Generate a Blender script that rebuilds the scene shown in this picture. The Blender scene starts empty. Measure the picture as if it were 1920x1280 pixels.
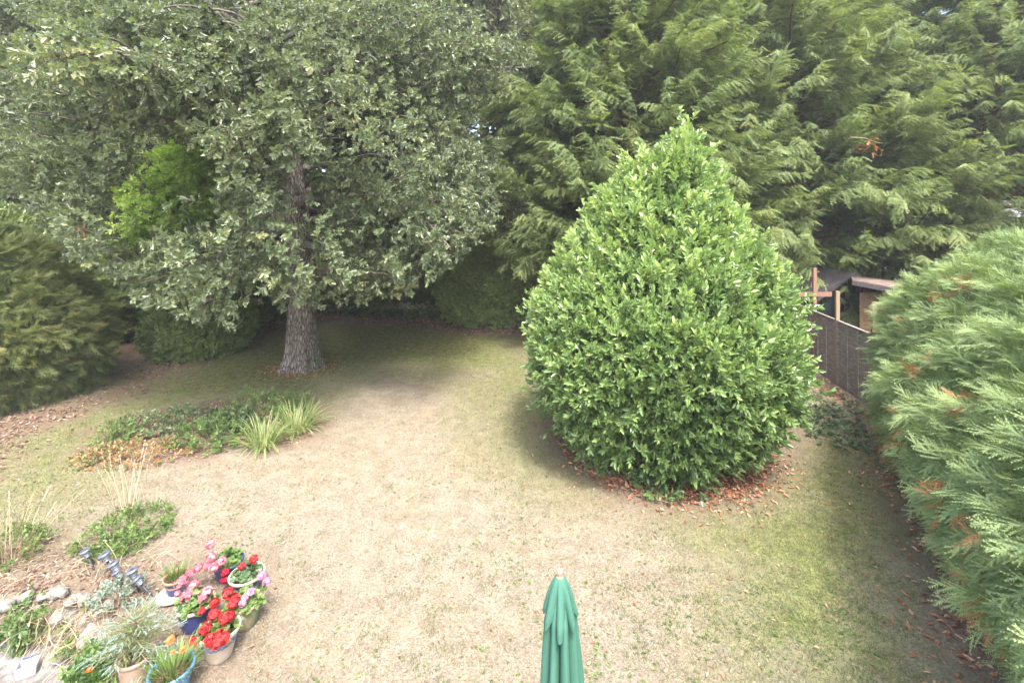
import bpy, math, random
import numpy as np
from math import pi, sin, cos, radians as R
from mathutils import Vector

# ------------------------------------------------------------------ camera, sky, sun, exposure
S = bpy.context.scene
COL = S.collection
FPX, HOR, CAMZ = 870.0, 430.0, 4.1          # lens in photo pixels, horizon row, eye height
cam = bpy.data.cameras.new('camera')
cam.sensor_width = 36.0
cam.lens = FPX / 1920 * 36
cam.shift_y = -(640 - HOR) / 1920
cam.clip_end = 2000
co = bpy.data.objects.new('camera', cam)
co.location = (0, 0, CAMZ)
co.rotation_euler = (R(90), 0, 0)
COL.objects.link(co)
S.camera = co

SUN = Vector((0.14, -0.56, 1.0)).normalized()       # towards the sun
w = bpy.data.worlds.new('World'); S.world = w; w.use_nodes = True
wn = w.node_tree.nodes; wn.clear()
sky = wn.new('ShaderNodeTexSky'); sky.sky_type = 'NISHITA'; sky.sun_disc = False
sky.sun_elevation = math.asin(SUN.z)
sky.sun_rotation = math.atan2(SUN.x, SUN.y)
sky.air_density = 1.2; sky.dust_density = 4.0; sky.ozone_density = 0.0
bg = wn.new('ShaderNodeBackground'); bg.inputs[1].default_value = 0.15
wo = wn.new('ShaderNodeOutputWorld')
w.node_tree.links.new(sky.outputs[0], bg.inputs[0]); w.node_tree.links.new(bg.outputs[0], wo.inputs[0])
sl = bpy.data.lights.new('sun', 'SUN'); sl.energy = 1.3; sl.angle = R(9.0); sl.color = (1.0, 0.975, 0.94)
so = bpy.data.objects.new('sun', sl); so.rotation_euler = SUN.to_track_quat('Z', 'Y').to_euler()
so.location = (20, -10, 30); COL.objects.link(so)
S.view_settings.view_transform = 'Standard'; S.view_settings.look = 'None'
S.view_settings.exposure = 2.5; S.view_settings.gamma = 1.0
S.cycles.max_bounces = 10; S.cycles.diffuse_bounces = 8; S.cycles.glossy_bounces = 2
S.cycles.transmission_bounces = 6; S.cycles.transparent_max_bounces = 4
S.cycles.use_denoising = True; S.cycles.denoiser = 'OPENIMAGEDENOISE'; S.cycles.denoising_input_passes = 'RGB_ALBEDO_NORMAL'; S.cycles.denoising_prefilter = 'ACCURATE'
S.cycles.blur_glossy = 1.0
S.cycles.sample_clamp_indirect = 3; S.cycles.sample_clamp_direct = 8

def G(x, y, z=0.0):
    """point at height z seen at photo pixel (x, y), as world X, Y"""
    Y = FPX * (CAMZ - z) / (y - HOR)
    return ((x - 960) / FPX * Y, Y)

# ------------------------------------------------------------------ numpy mesh tools
def nrm(a):
    a = np.asarray(a, float)
    return a / np.maximum(np.linalg.norm(a, axis=-1, keepdims=True), 1e-9)

class T:
    """a bundle of polygons: verts, loops, loop totals, tint per face"""
    def __init__(s, v, l, t, c=None):
        s.v = np.asarray(v, float).reshape(-1, 3); s.l = np.asarray(l, int); s.t = np.asarray(t, int)
        s.c = np.zeros(len(s.t)) if c is None else np.asarray(c, float)

def polys(v, faces, c=None):
    return T(v, [i for f in faces for i in f], [len(f) for f in faces], c)

def join(ts):
    ts = [t for t in ts if len(t.t)]
    off = np.cumsum([0] + [len(t.v) for t in ts[:-1]])
    return T(np.concatenate([t.v for t in ts]), np.concatenate([t.l + o for t, o in zip(ts, off)]),
             np.concatenate([t.t for t in ts]), np.concatenate([t.c for t in ts]))

def frames(d, n):
    y = nrm(d); n = np.broadcast_to(np.asarray(n, float), y.shape)
    z = n - (n * y).sum(-1, keepdims=True) * y
    z = nrm(z + 1e-5); x = np.cross(y, z)
    return np.stack([x, y, z], -1)          # columns

def inst(t, M, P, s=1.0, tint=0.0):
    n = len(P)
    s = np.broadcast_to(np.asarray(s, float), (n,)); tint = np.broadcast_to(np.asarray(tint, float), (n,))
    v = np.einsum('nij,vj->nvi', M * s[:, None, None], t.v) + np.asarray(P)[:, None, :]
    l = (t.l[None, :] + (np.arange(n) * len(t.v))[:, None]).ravel()
    return T(v.reshape(-1, 3), l, np.tile(t.t, n), (t.c[None, :] + tint[:, None]).ravel())

def scatter(ts, rng, M, P, s=1.0, tint=0.0):
    """spread placements over the template variants"""
    n = len(P); k = rng.integers(0, len(ts), n)
    s = np.broadcast_to(np.asarray(s, float), (n,)); tint = np.broadcast_to(np.asarray(tint, float), (n,))
    P = np.asarray(P)
    return join([inst(t, M[k == i], P[k == i], s[k == i], tint[k == i]) for i, t in enumerate(ts) if (k == i).any()])

def mesh(name, t, mat=None, smooth=False):
    me = bpy.data.meshes.new(name)
    me.vertices.add(len(t.v)); me.vertices.foreach_set('co', t.v.astype(np.float32).ravel())
    me.loops.add(len(t.l)); me.loops.foreach_set('vertex_index', t.l.astype(np.int32))
    me.polygons.add(len(t.t))
    st = np.concatenate([[0], np.cumsum(t.t)[:-1]]).astype(np.int32)
    me.polygons.foreach_set('loop_start', st)
    me.polygons.foreach_set('use_smooth', np.full(len(t.t), smooth))
    me.update(calc_edges=True)
    a = me.attributes.new('tint', 'FLOAT', 'FACE'); a.data.foreach_set('value', t.c.astype(np.float32))
    if mat: me.materials.append(mat)
    return me

def link(name, data, parent=None):
    o = bpy.data.objects.new(name, data); COL.objects.link(o)
    if parent: o.parent = parent
    return o
def obj(name, t, mat, parent=None, smooth=False, label=None):
    o = link(name, mesh(name, t, mat, smooth), parent)
    if label: o['label'] = label
    return o
def tag(o, label, cat, group=None, kind=None):
    o['label'] = label; o['category'] = cat
    if group: o['group'] = group
    if kind: o['kind'] = kind
    return o
def thing(name, loc, label, cat, group=None, rz=0.0, s=1.0):
    o = link(name, None); o.location = loc; o.rotation_euler.z = rz; o.scale = (s, s, s)
    o.empty_display_size = .2
    return tag(o, label, cat, group)
def copy_tree(o, loc, rz, s, label, group=None, parent=None):
    c = o.copy(); COL.objects.link(c); c.location = loc; c.rotation_euler.z = rz
    c.scale = s if hasattr(s, '__len__') else (s, s, s); c['label'] = label
    if group: c['group'] = group
    for ch in list(o.children):
        k = ch.copy(); COL.objects.link(k); k.parent = c
        for g in list(ch.children):
            q = g.copy(); COL.objects.link(q); q.parent = k
    return c

def tube(pts, rad, sides=6, c=0.0, cap=False):
    pts = np.asarray(pts, float); n = len(pts); rad = np.broadcast_to(np.asarray(rad, float), (n,))
    d = nrm(np.gradient(pts, axis=0))
    h = np.array([0, 0, 1.]) if abs(d[0][2]) < .9 else np.array([1., 0, 0])
    F = frames(d, h)
    a = np.arange(sides) / sides * 2 * pi
    ring = np.stack([np.cos(a), np.zeros(sides), np.sin(a)], -1)
    v = np.einsum('nij,sj->nsi', F, ring) * rad[:, None, None] + pts[:, None, :]
    fs = []
    for i in range(n - 1):
        for k in range(sides):
            k2 = (k + 1) % sides
            fs.append((i * sides + k, i * sides + k2, (i + 1) * sides + k2, (i + 1) * sides + k))
    if cap:
        fs.append(tuple(range(sides))[::-1]); fs.append(tuple((n - 1) * sides + k for k in range(sides)))
    return polys(v.reshape(-1, 3), fs, np.full(len(fs), c))

def box(c, s, rz=0.0, tint=0.0):
    """box centred at c, size s, turned rz about z"""
    v = np.array([(x, y, z) for x in (-.5, .5) for y in (-.5, .5) for z in (-.5, .5)]) * np.asarray(s, float)
    ca, sa = cos(rz), sin(rz)
    v = v @ np.array([[ca, sa, 0], [-sa, ca, 0], [0, 0, 1]]) + np.asarray(c, float)
    f = [(0, 1, 3, 2), (4, 6, 7, 5), (0, 4, 5, 1), (2, 3, 7, 6), (0, 2, 6, 4), (1, 5, 7, 3)]
    return polys(v, f, [tint] * 6)

def lathe(prof, n=40, c=0.0, cap=False):
    a = np.arange(n) / n * 2 * pi
    v = np.array([(r * cos(t), r * sin(t), z) for r, z in prof for t in a])
    fs = []
    for i in range(len(prof) - 1):
        for k in range(n):
            k2 = (k + 1) % n
            fs.append((i * n + k, i * n + k2, (i + 1) * n + k2, (i + 1) * n + k))
    if cap: fs.append(tuple((len(prof) - 1) * n + k for k in range(n)))
    return polys(v, fs, np.full(len(fs), c))

def vnoise(x, y, seed=0):
    r = np.random.default_rng(seed).random((256, 256))
    xi = np.floor(x).astype(int); yi = np.floor(y).astype(int)
    fx = x - xi; fy = y - yi; fx = fx * fx * (3 - 2 * fx); fy = fy * fy * (3 - 2 * fy)
    g = lambda i, j: r[(xi + i) % 256, (yi + j) % 256]
    return (g(0, 0) * (1 - fx) + g(1, 0) * fx) * (1 - fy) + (g(0, 1) * (1 - fx) + g(1, 1) * fx) * fy
def fbm(x, y, seed=0, o=4):
    s = 0; a = .5; t = 0
    for i in range(o):
        s = s + a * vnoise(x * 2 ** i + 17.3 * i, y * 2 ** i + 5.1 * i, seed + i); t += a; a *= .55
    return s / t

# ------------------------------------------------------------------ materials
def newmat(name):
    m = bpy.data.materials.new(name); m.use_nodes = True
    nt = m.node_tree; nt.nodes.clear()
    out = nt.nodes.new('ShaderNodeOutputMaterial')
    return m, nt, out
def ramp(nt, cols, fac=None, interp='LINEAR'):
    r = nt.nodes.new('ShaderNodeValToRGB'); cr = r.color_ramp; cr.interpolation = interp
    while len(cr.elements) < len(cols): cr.elements.new(.5)
    for e, (p, c) in zip(cr.elements, cols):
        e.position = p; e.color = (*c, 1)
    if fac is not None: nt.links.new(fac, r.inputs[0])
    return r
def leafmat(name, cols, rough=.42, trans=.28, tcol=(1.2, 1.25, .6), spec=.5):
    m, nt, out = newmat(name); L = nt.links.new
    at = nt.nodes.new('ShaderNodeAttribute'); at.attribute_name = 'tint'
    r = ramp(nt, cols, at.outputs['Fac'])
    p = nt.nodes.new('ShaderNodeBsdfPrincipled'); L(r.outputs[0], p.inputs['Base Color'])
    p.inputs['Roughness'].default_value = rough; p.inputs['Specular IOR Level'].default_value = spec
    tr = nt.nodes.new('ShaderNodeBsdfTranslucent')
    mx = nt.nodes.new('ShaderNodeMix'); mx.data_type = 'RGBA'; mx.blend_type = 'MULTIPLY'; mx.inputs[0].default_value = 1
    L(r.outputs[0], mx.inputs['A']); mx.inputs['B'].default_value = (*tcol, 1); L(mx.outputs['Result'], tr.inputs[0])
    ms = nt.nodes.new('ShaderNodeMixShader'); ms.inputs[0].default_value = trans
    L(p.outputs[0], ms.inputs[1]); L(tr.outputs[0], ms.inputs[2]); L(ms.outputs[0], out.inputs[0])
    return m
def noisemat(name, cols, scale=8, detail=6, rough=.8, bump=0.0, bscale=None, stretch=None, metallic=0, spec=.3, bdist=.02, coord='Object', rl=.6):
    m, nt, out = newmat(name); L = nt.links.new
    tc = nt.nodes.new('ShaderNodeTexCoord'); mp = nt.nodes.new('ShaderNodeMapping')
    L(tc.outputs[coord], mp.inputs[0])
    if stretch: mp.inputs['Scale'].default_value = stretch
    n = nt.nodes.new('ShaderNodeTexNoise'); n.inputs['Scale'].default_value = scale; n.inputs['Detail'].default_value = detail
    n.inputs['Roughness'].default_value = rl
    L(mp.outputs[0], n.inputs['Vector'])
    r = ramp(nt, cols, n.outputs[0])
    p = nt.nodes.new('ShaderNodeBsdfPrincipled'); L(r.outputs[0], p.inputs['Base Color'])
    p.inputs['Roughness'].default_value = rough; p.inputs['Metallic'].default_value = metallic
    p.inputs['Specular IOR Level'].default_value = spec
    if bump:
        n2 = nt.nodes.new('ShaderNodeTexNoise'); n2.inputs['Scale'].default_value = bscale or scale * 3; n2.inputs['Detail'].default_value = 5
        L(mp.outputs[0], n2.inputs['Vector'])
        b = nt.nodes.new('ShaderNodeBump'); b.inputs['Strength'].default_value = bump; b.inputs['Distance'].default_value = bdist
        L(n2.outputs[0], b.inputs['Height']); L(b.outputs[0], p.inputs['Normal'])
    L(p.outputs[0], out.inputs[0])
    return m

M = {}
M['oak'] = leafmat('oak_leaf', [(0, (.065, .090, .048)), (.45, (.135, .170, .090)), (.8, (.22, .26, .13)), (.97, (.34, .33, .15))], rough=.38, spec=.7, trans=.33)
M['oak_pale'] = leafmat('pale_oak_leaf', [(0, (.08, .10, .055)), (.5, (.16, .19, .10)), (1, (.30, .32, .17))], rough=.36, spec=.6)
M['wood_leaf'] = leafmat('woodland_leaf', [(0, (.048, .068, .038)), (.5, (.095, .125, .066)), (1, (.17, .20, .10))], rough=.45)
M['lime'] = leafmat('lime_leaf', [(0, (.26, .38, .08)), (.5, (.42, .55, .15)), (1, (.58, .68, .24))], trans=.45)
M['yew'] = leafmat('yew_needles', [(0, (.062, .090, .038)), (.5, (.138, .188, .072)), (.85, (.23, .285, .105)), (1, (.34, .34, .13))], rough=.6, trans=.36, spec=.3)
M['bay'] = leafmat('bay_leaf', [(0, (.085, .145, .052)), (.45, (.185, .280, .098)), (.8, (.32, .43, .145)), (1, (.44, .52, .18))], rough=.30, trans=.28, spec=.7)
M['ley'] = leafmat('cypress_spray', [(0, (.095, .135, .062)), (.5, (.19, .26, .115)), (.85, (.30, .38, .16)), (1, (.42, .48, .21))], rough=.65, trans=.28, spec=.2)
M['dead'] = leafmat('dead_spray', [(0, (.20, .065, .025)), (.5, (.40, .14, .05)), (1, (.52, .23, .10))], rough=.7, trans=.2, tcol=(1, .8, .6))
M['conifer_l'] = leafmat('bronze_green_spray', [(0, (.05, .075, .026)), (.45, (.125, .165, .050)), (.75, (.21, .235, .075)), (1, (.45, .24, .09))], rough=.6, trans=.2)
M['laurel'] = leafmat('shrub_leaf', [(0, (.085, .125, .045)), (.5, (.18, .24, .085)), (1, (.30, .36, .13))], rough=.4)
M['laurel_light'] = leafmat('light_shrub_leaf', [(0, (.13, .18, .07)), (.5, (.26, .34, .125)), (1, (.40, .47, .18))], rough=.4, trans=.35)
M['herb'] = leafmat('herb_leaf', [(0, (.055, .10, .026)), (.5, (.115, .18, .05)), (1, (.21, .29, .085))], trans=.3)
M['herb_dark'] = leafmat('dark_herb_leaf', [(0, (.05, .09, .04)), (.5, (.10, .16, .065)), (.8, (.17, .22, .10)), (1, (.3, .2, .16))], trans=.25)
M['red_herb'] = leafmat('rusty_herb_leaf', [(0, (.10, .14, .05)), (.35, (.20, .22, .08)), (.6, (.36, .19, .10)), (1, (.45, .26, .15))], trans=.25)
M['strap'] = leafmat('strap_leaf', [(0, (.13, .20, .06)), (.5, (.25, .33, .12)), (1, (.45, .43, .22))], trans=.3)
M['blade_dry'] = leafmat('dry_grass', [(0, (.24, .18, .10)), (.5, (.38, .30, .18)), (1, (.50, .43, .29))], rough=.7, trans=.2, tcol=(1, .9, .7))
M['blade'] = leafmat('lawn_grass', [(0, (.055, .085, .028)), (.25, (.10, .135, .046)), (.45, (.175, .18, .072)), (.6, (.20, .168, .115)), (.85, (.285, .248, .188)), (1, (.39, .355, .285))], rough=.7, trans=.2, tcol=(1, .95, .7))
M['litter'] = leafmat('fallen_leaf', [(0, (.08, .04, .028)), (.35, (.19, .105, .075)), (.7, (.30, .19, .14)), (1, (.44, .32, .25))], rough=.65, trans=.15, tcol=(1, .8, .6))
M['litter_o'] = leafmat('fallen_bay_leaf', [(0, (.14, .055, .028)), (.4, (.31, .125, .062)), (.75, (.45, .22, .12)), (1, (.55, .37, .24))], rough=.55, trans=.15, tcol=(1, .8, .6))
M['geranium'] = leafmat('geranium_leaf', [(0, (.05, .10, .025)), (.5, (.10, .17, .04)), (1, (.19, .26, .07))], trans=.3)
M['spruce'] = leafmat('blue_spruce', [(0, (.09, .13, .045)), (.45, (.18, .23, .085)), (.6, (.20, .27, .19)), (1, (.30, .38, .36))], rough=.6, trans=.15)
M['silver'] = leafmat('silver_leaf', [(0, (.15, .21, .15)), (1, (.28, .34, .29))], rough=.6)
M['red'] = leafmat('red_petal', [(0, (.28, .006, .010)), (.5, (.46, .016, .020)), (1, (.60, .06, .055))], rough=.5, trans=.3, tcol=(1, .6, .6))
M['crimson'] = leafmat('crimson_petal', [(0, (.22, .004, .014)), (1, (.42, .012, .035))], rough=.5, trans=.3, tcol=(1, .6, .6))
M['pink'] = leafmat('pink_petal', [(0, (.40, .085, .125)), (.5, (.50, .16, .20)), (1, (.58, .32, .34))], rough=.5, trans=.3, tcol=(1, .8, .8))
M['lilac'] = leafmat('lilac_petal', [(0, (.42, .17, .31)), (1, (.55, .36, .46))], rough=.5, trans=.3, tcol=(1, .8, .9))
M['orange'] = leafmat('orange_petal', [(0, (.55, .07, .004)), (1, (.65, .17, .01))], rough=.5, trans=.3, tcol=(1, .8, .5))
M['yellow'] = leafmat('yellow_petal', [(0, (.85, .6, .03)), (1, (.9, .75, .08))], rough=.5)

def barkmat(name, c0, c1, c2, sc=7.0):
    m, nt, out = newmat(name); L = nt.links.new
    tc = nt.nodes.new('ShaderNodeTexCoord'); mp = nt.nodes.new('ShaderNodeMapping'); mp.inputs['Scale'].default_value = (1, 1, .22)
    L(tc.outputs['Object'], mp.inputs[0])
    nz = nt.nodes.new('ShaderNodeTexNoise'); nz.inputs['Scale'].default_value = 3; L(mp.outputs[0], nz.inputs['Vector'])
    ad = nt.nodes.new('ShaderNodeMixRGB'); ad.blend_type = 'ADD'; ad.inputs[0].default_value = .18
    L(mp.outputs[0], ad.inputs[1]); L(nz.outputs['Color'], ad.inputs[2])
    vo = nt.nodes.new('ShaderNodeTexVoronoi'); vo.feature = 'DISTANCE_TO_EDGE'; vo.inputs['Scale'].default_value = sc * 1.6
    L(ad.outputs[0], vo.inputs['Vector'])
    n2 = nt.nodes.new('ShaderNodeTexNoise'); n2.inputs['Scale'].default_value = 26; n2.inputs['Detail'].default_value = 7; L(mp.outputs[0], n2.inputs['Vector'])
    r = ramp(nt, [(0, c0), (.08, c1), (.35, c2)], vo.outputs['Distance'])
    r2 = ramp(nt, [(.3, (.55, .55, .55)), (.7, (1.25, 1.22, 1.18))], n2.outputs[0])
    mu = nt.nodes.new('ShaderNodeMixRGB'); mu.blend_type = 'MULTIPLY'; mu.inputs[0].default_value = 1
    L(r.outputs[0], mu.inputs[1]); L(r2.outputs[0], mu.inputs[2])
    p = nt.nodes.new('ShaderNodeBsdfPrincipled'); L(mu.outputs[0], p.inputs['Base Color']); p.inputs['Roughness'].default_value = .9
    p.inputs['Specular IOR Level'].default_value = .2
    mr = nt.nodes.new('ShaderNodeMath'); mr.operation = 'MINIMUM'; mr.inputs[1].default_value = .2; L(vo.outputs['Distance'], mr.inputs[0])
    a2 = nt.nodes.new('ShaderNodeMath'); a2.operation = 'MULTIPLY_ADD'; a2.inputs[1].default_value = .25; L(n2.outputs[0], a2.inputs[0]); L(mr.outputs[0], a2.inputs[2])
    b = nt.nodes.new('ShaderNodeBump'); b.inputs['Strength'].default_value = 1; b.inputs['Distance'].default_value = .12
    L(a2.outputs[0], b.inputs['Height']); L(b.outputs[0], p.inputs['Normal']); L(p.outputs[0], out.inputs[0])
    return m
M['bark'] = barkmat('oak_bark', (.06, .05, .04), (.19, .165, .14), (.34, .31, .275), 12.0)
M['branch'] = noisemat('branch_bark', [(.3, (.07, .058, .045)), (.7, (.20, .17, .14))], scale=14, rough=.9)
M['yewbark'] = noisemat('yew_bark', [(.3, (.06, .03, .018)), (.7, (.17, .085, .05))], scale=5, stretch=(1, 1, .2), rough=.9, bump=.4)
M['twig'] = noisemat('twig', [(.3, (.16, .11, .07)), (.7, (.34, .26, .19))], scale=20, rough=.9)
M['soil'] = noisemat('potting_soil', [(.3, (.05, .032, .022)), (.7, (.14, .09, .06))], scale=30, rough=1, bump=.6, bscale=60)

# ------------------------------------------------------------------ leaf templates (axis +Y, face +Z)
def leaf(Lh, W, fold=.25, curl=.15, kind='ell'):
    if kind == 'oak':
        half = [(.42, .30), (.26, .46), (.5, .66), (.3, .84)]
    elif kind == 'ell':
        half = [(.42, .28), (.5, .55), (.3, .82)]
    elif kind == 'quad':
        half = [(.5, .5)]
    elif kind == 'obov':
        half = [(.25, .25), (.5, .68)]
    v = [(0, 0, 0)]
    for x, y in half: v.append((x * W, y * Lh, abs(x) * W * fold * 2 - curl * Lh * y * y))
    v.append((0, Lh, -curl * Lh))
    k = len(v)
    for x, y in half: v.append((-x * W, y * Lh, abs(x) * W * fold * 2 - curl * Lh * y * y))
    n = len(half)
    return polys(v, [tuple(range(0, n + 2)), tuple([0, n + 1] + list(range(k + n - 1, k - 1, -1)))])

def twig(rng, lf, n, length, spread0=75, spread1=20, szv=.25, stem=.004, tv=.22, up=0.35, whorl=0):
    t = np.linspace(.12, 1, n) ** .8
    az = np.arange(n) * 2.4 + rng.normal(0, .3, n)
    sp = np.radians(spread0 + (spread1 - spread0) * t + rng.normal(0, 9, n))
    rad = np.stack([np.cos(az), np.zeros(n), np.sin(az)], -1)
    ax = np.array([0, 1., 0])
    d = ax * np.cos(sp)[:, None] + rad * np.sin(sp)[:, None]
    nh = ax + rad * -.25 + rng.normal(0, .35, (n, 3)) + np.array([0, 0, up])
    P = ax * (t * length)[:, None]
    s = 1 + rng.normal(0, szv, n).clip(-.4, .4)
    parts = [inst(lf, frames(d, nh), P, s, rng.normal(0, tv * .5, n))]
    if stem: parts.append(polys([(-stem, 0, 0), (stem, 0, 0), (0, length, 0)], [(0, 1, 2)], [0]))
    return join(parts)

rs = np.random.default_rng(7)
TW_OAK = [twig(rs, leaf(.098, .054, kind='oak'), 13, .22) for _ in range(4)]
TW_OAKF = [twig(rs, leaf(.15, .085, kind='quad'), 9, .30, stem=0) for _ in range(4)]
TW_BAY = [twig(rs, leaf(.094, .036, .22, .10, 'ell'), 12, .18, 72, 14, tv=.25) for _ in range(5)]
TW_SHRUB = [twig(rs, leaf(.10, .05, .2, .15, 'obov'), 10, .20, 80, 25, stem=0) for _ in range(4)]

def sprig_yew(rng, L=.34, n=13, lw=.019, ll=.060):
    """one hanging yew sprig: small flat leaves both sides of a thin stem"""
    v = []; f = []; c = []
    for i in range(n):
        y = L * (.08 + .9 * i / n); w_ = ll * (1 - .45 * i / n)
        for sd in (-1, 1):
            k = len(v); a = rng.uniform(.45, .8)
            z0 = -.10 * y * y / L
            v += [(0, y - lw * .5, z0), (0, y + lw * .6, z0), (sd * w_ * cos(a), y + w_ * sin(a), z0 + rng.normal(0, .012))]
            f.append((k, k + 1, k + 2)); c.append(rng.normal(0, .10) + .12 * i / n)
    return polys(v, f, c)
SP_YEW = [sprig_yew(rs) for _ in range(4)]

def plume_yew(rng, L=1.5):
    n = 22
    t = np.linspace(.08, 1, n)
    P = np.stack([.08 * np.sin(t * 3 + rng.uniform(0, 6)), L * (t - .06 * t ** 3), .30 * t - .42 * t ** 2.4], -1)
    A = nrm(np.gradient(P, axis=0))
    parts = []
    for sd in (-1, 1):
        side = np.array([sd, 0, 0.])
        dn = rng.uniform(.5, 1.7, n)[:, None] * np.array([0, 0, -1.])
        d = nrm(A * .75 + side * rng.uniform(.5, 1.0, n)[:, None] + dn * .75 + rng.normal(0, .2, (n, 3)))
        s = (1.55 - .75 * t) * rng.uniform(.75, 1.25, n)
        parts.append(scatter(SP_YEW, rng, frames(d, np.array([0, 0, 1.]) + A * .4 + rng.normal(0, .4, (n, 3))), P + rng.normal(0, .02, P.shape), s, .10 * t + rng.normal(0, .05, n)))
    # tip
    parts.append(scatter(SP_YEW, rng, frames(np.repeat(A[-1:], 3, 0) + rng.normal(0, .25, (3, 3)), np.array([0, 0, 1.])), np.repeat(P[-1:] - A[-1:] * .1, 3, 0), .6, .2))
    return join(parts)
PL_YEW = [plume_yew(rs) for _ in range(6)]

def frond(rng, L=.34, n=11, wd=.40, droop=.5, fine=True, q_=1.0):
    """flat fan-like cypress spray"""
    v = []; f = []; c = []
    def tri(a, b, w_, cc):
        a = np.array(a); b = np.array(b); d = b - a; pr = np.array([-d[1], d[0], 0]); pr = pr / (np.linalg.norm(pr) + 1e-9) * w_
        k = len(v); v.extend([tuple(a - pr), tuple(a + pr), tuple(b)]); f.append((k, k + 1, k + 2)); c.append(cc)
    zf = lambda x, y: -droop * (y * y / L) * .5 - abs(x) * .25
    P = lambda x, y: (x, y, zf(x, y))
    tri(P(0, 0), P(0, L), .006, 0)
    for i in range(n):
        t = (i + 1) / (n + 1); y = L * t
        bl = L * wd * (sin(pi * min(1, t * .75 + .25)) ** .8) * rng.uniform(.7, 1.15)
        for sd in (-1, 1):
            a = rng.uniform(.75, 1.0)
            ex, ey = sd * bl * cos(a), bl * sin(a)
            tri(P(0, y), P(ex, y + ey), .0075 * q_, rng.normal(0, .07))
            if fine:
                m = max(2, int(bl / .026))
                for j in range(m):
                    q = (j + .8) / (m + .6); sx, sy = ex * q, y + ey * q
                    for s2 in (-1, 1):
                        aa = math.atan2(ey, ex) + s2 * rng.uniform(.45, .7); ll = .042 * (1 - .4 * q) * rng.uniform(.8, 1.2)
                        tri(P(sx, sy), P(sx + ll * cos(aa), sy + ll * sin(aa)), .0062 * q_, rng.normal(0, .08) + .16 * q + .14 * t - .06)
    return polys(v, f, c)
def spray(rng, L=.36, n=6):
    """open branched cypress spray: a stem with separate narrow side plumes"""
    v = []; f = []; c = []; dr = rng.uniform(.25, 1.0); bend = rng.uniform(-.25, .25)
    zf = lambda x, y: -dr * (y * y / L) * .5 - abs(x) * .2
    P = lambda x, y: (x + bend * y * y / L, y, zf(x, y))
    def tri(a, b, w_, cc):
        a = np.array(a); b = np.array(b); d = b - a; pr = np.array([-d[1], d[0], 0]); pr = pr / (np.linalg.norm(pr) + 1e-9) * w_
        k = len(v); v.extend([tuple(a - pr), tuple(a + pr), tuple(b)]); f.append((k, k + 1, k + 2)); c.append(cc)
    def plume(x0, y0, ang, ln, cc):
        tri(P(x0, y0), P(x0 + ln * cos(ang), y0 + ln * sin(ang)), .004, cc)
        m = max(3, int(ln / .019))
        for j in range(m):
            q = (j + .5) / (m + .3); sx, sy = x0 + ln * q * cos(ang), y0 + ln * q * sin(ang)
            for s2 in (-1, 1):
                aa = ang + s2 * rng.uniform(.45, .75); ll = .030 * (1.1 - .7 * q) * rng.uniform(.7, 1.25)
                tri(P(sx, sy), P(sx + ll * cos(aa), sy + ll * sin(aa)), .0042, cc + rng.normal(0, .05) + .16 * q)
    plume(0, L * .45, pi / 2, L * .55, .08)
    tri(P(0, 0), P(0, L * .6), .005, -.05)
    for i in range(n):
        t = (i + .6) / n; sd = 1 if i % 2 else -1
        plume(0, L * (.12 + .68 * t), pi / 2 - sd * rng.uniform(.45, .75), L * .42 * (1.1 - .55 * t) * rng.uniform(.75, 1.2), .10 * t - .03 + rng.normal(0, .04))
    return polys(v, f, c)
FR_LEY = [spray(rs, .38, 7) for _ in range(8)]
FR_LEFT = [frond(rs, .46, 8, .36, .6, False) for _ in range(2)] + [frond(rs, .42, 7, .42, .6, True) for _ in range(3)]

# ------------------------------------------------------------------ trees
def grow(rng, p, d, L, n=7, droop=0.0, wob=.12):
    p = np.array(p, float); d = nrm(np.array(d, float)); pts = [p.copy()]; st = L / (n - 1)
    for i in range(n - 1):
        d = nrm(d + rng.normal(0, wob, 3) + np.array([0, 0, -droop / (n - 1)]))
        p = p + d * st; pts.append(p.copy())
    return np.array(pts)
def at(pts, t):
    x = t * (len(pts) - 1); i = min(int(x), len(pts) - 2); f = x - i
    return pts[i] * (1 - f) + pts[i + 1] * f, nrm(pts[i + 1] - pts[i])

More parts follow.
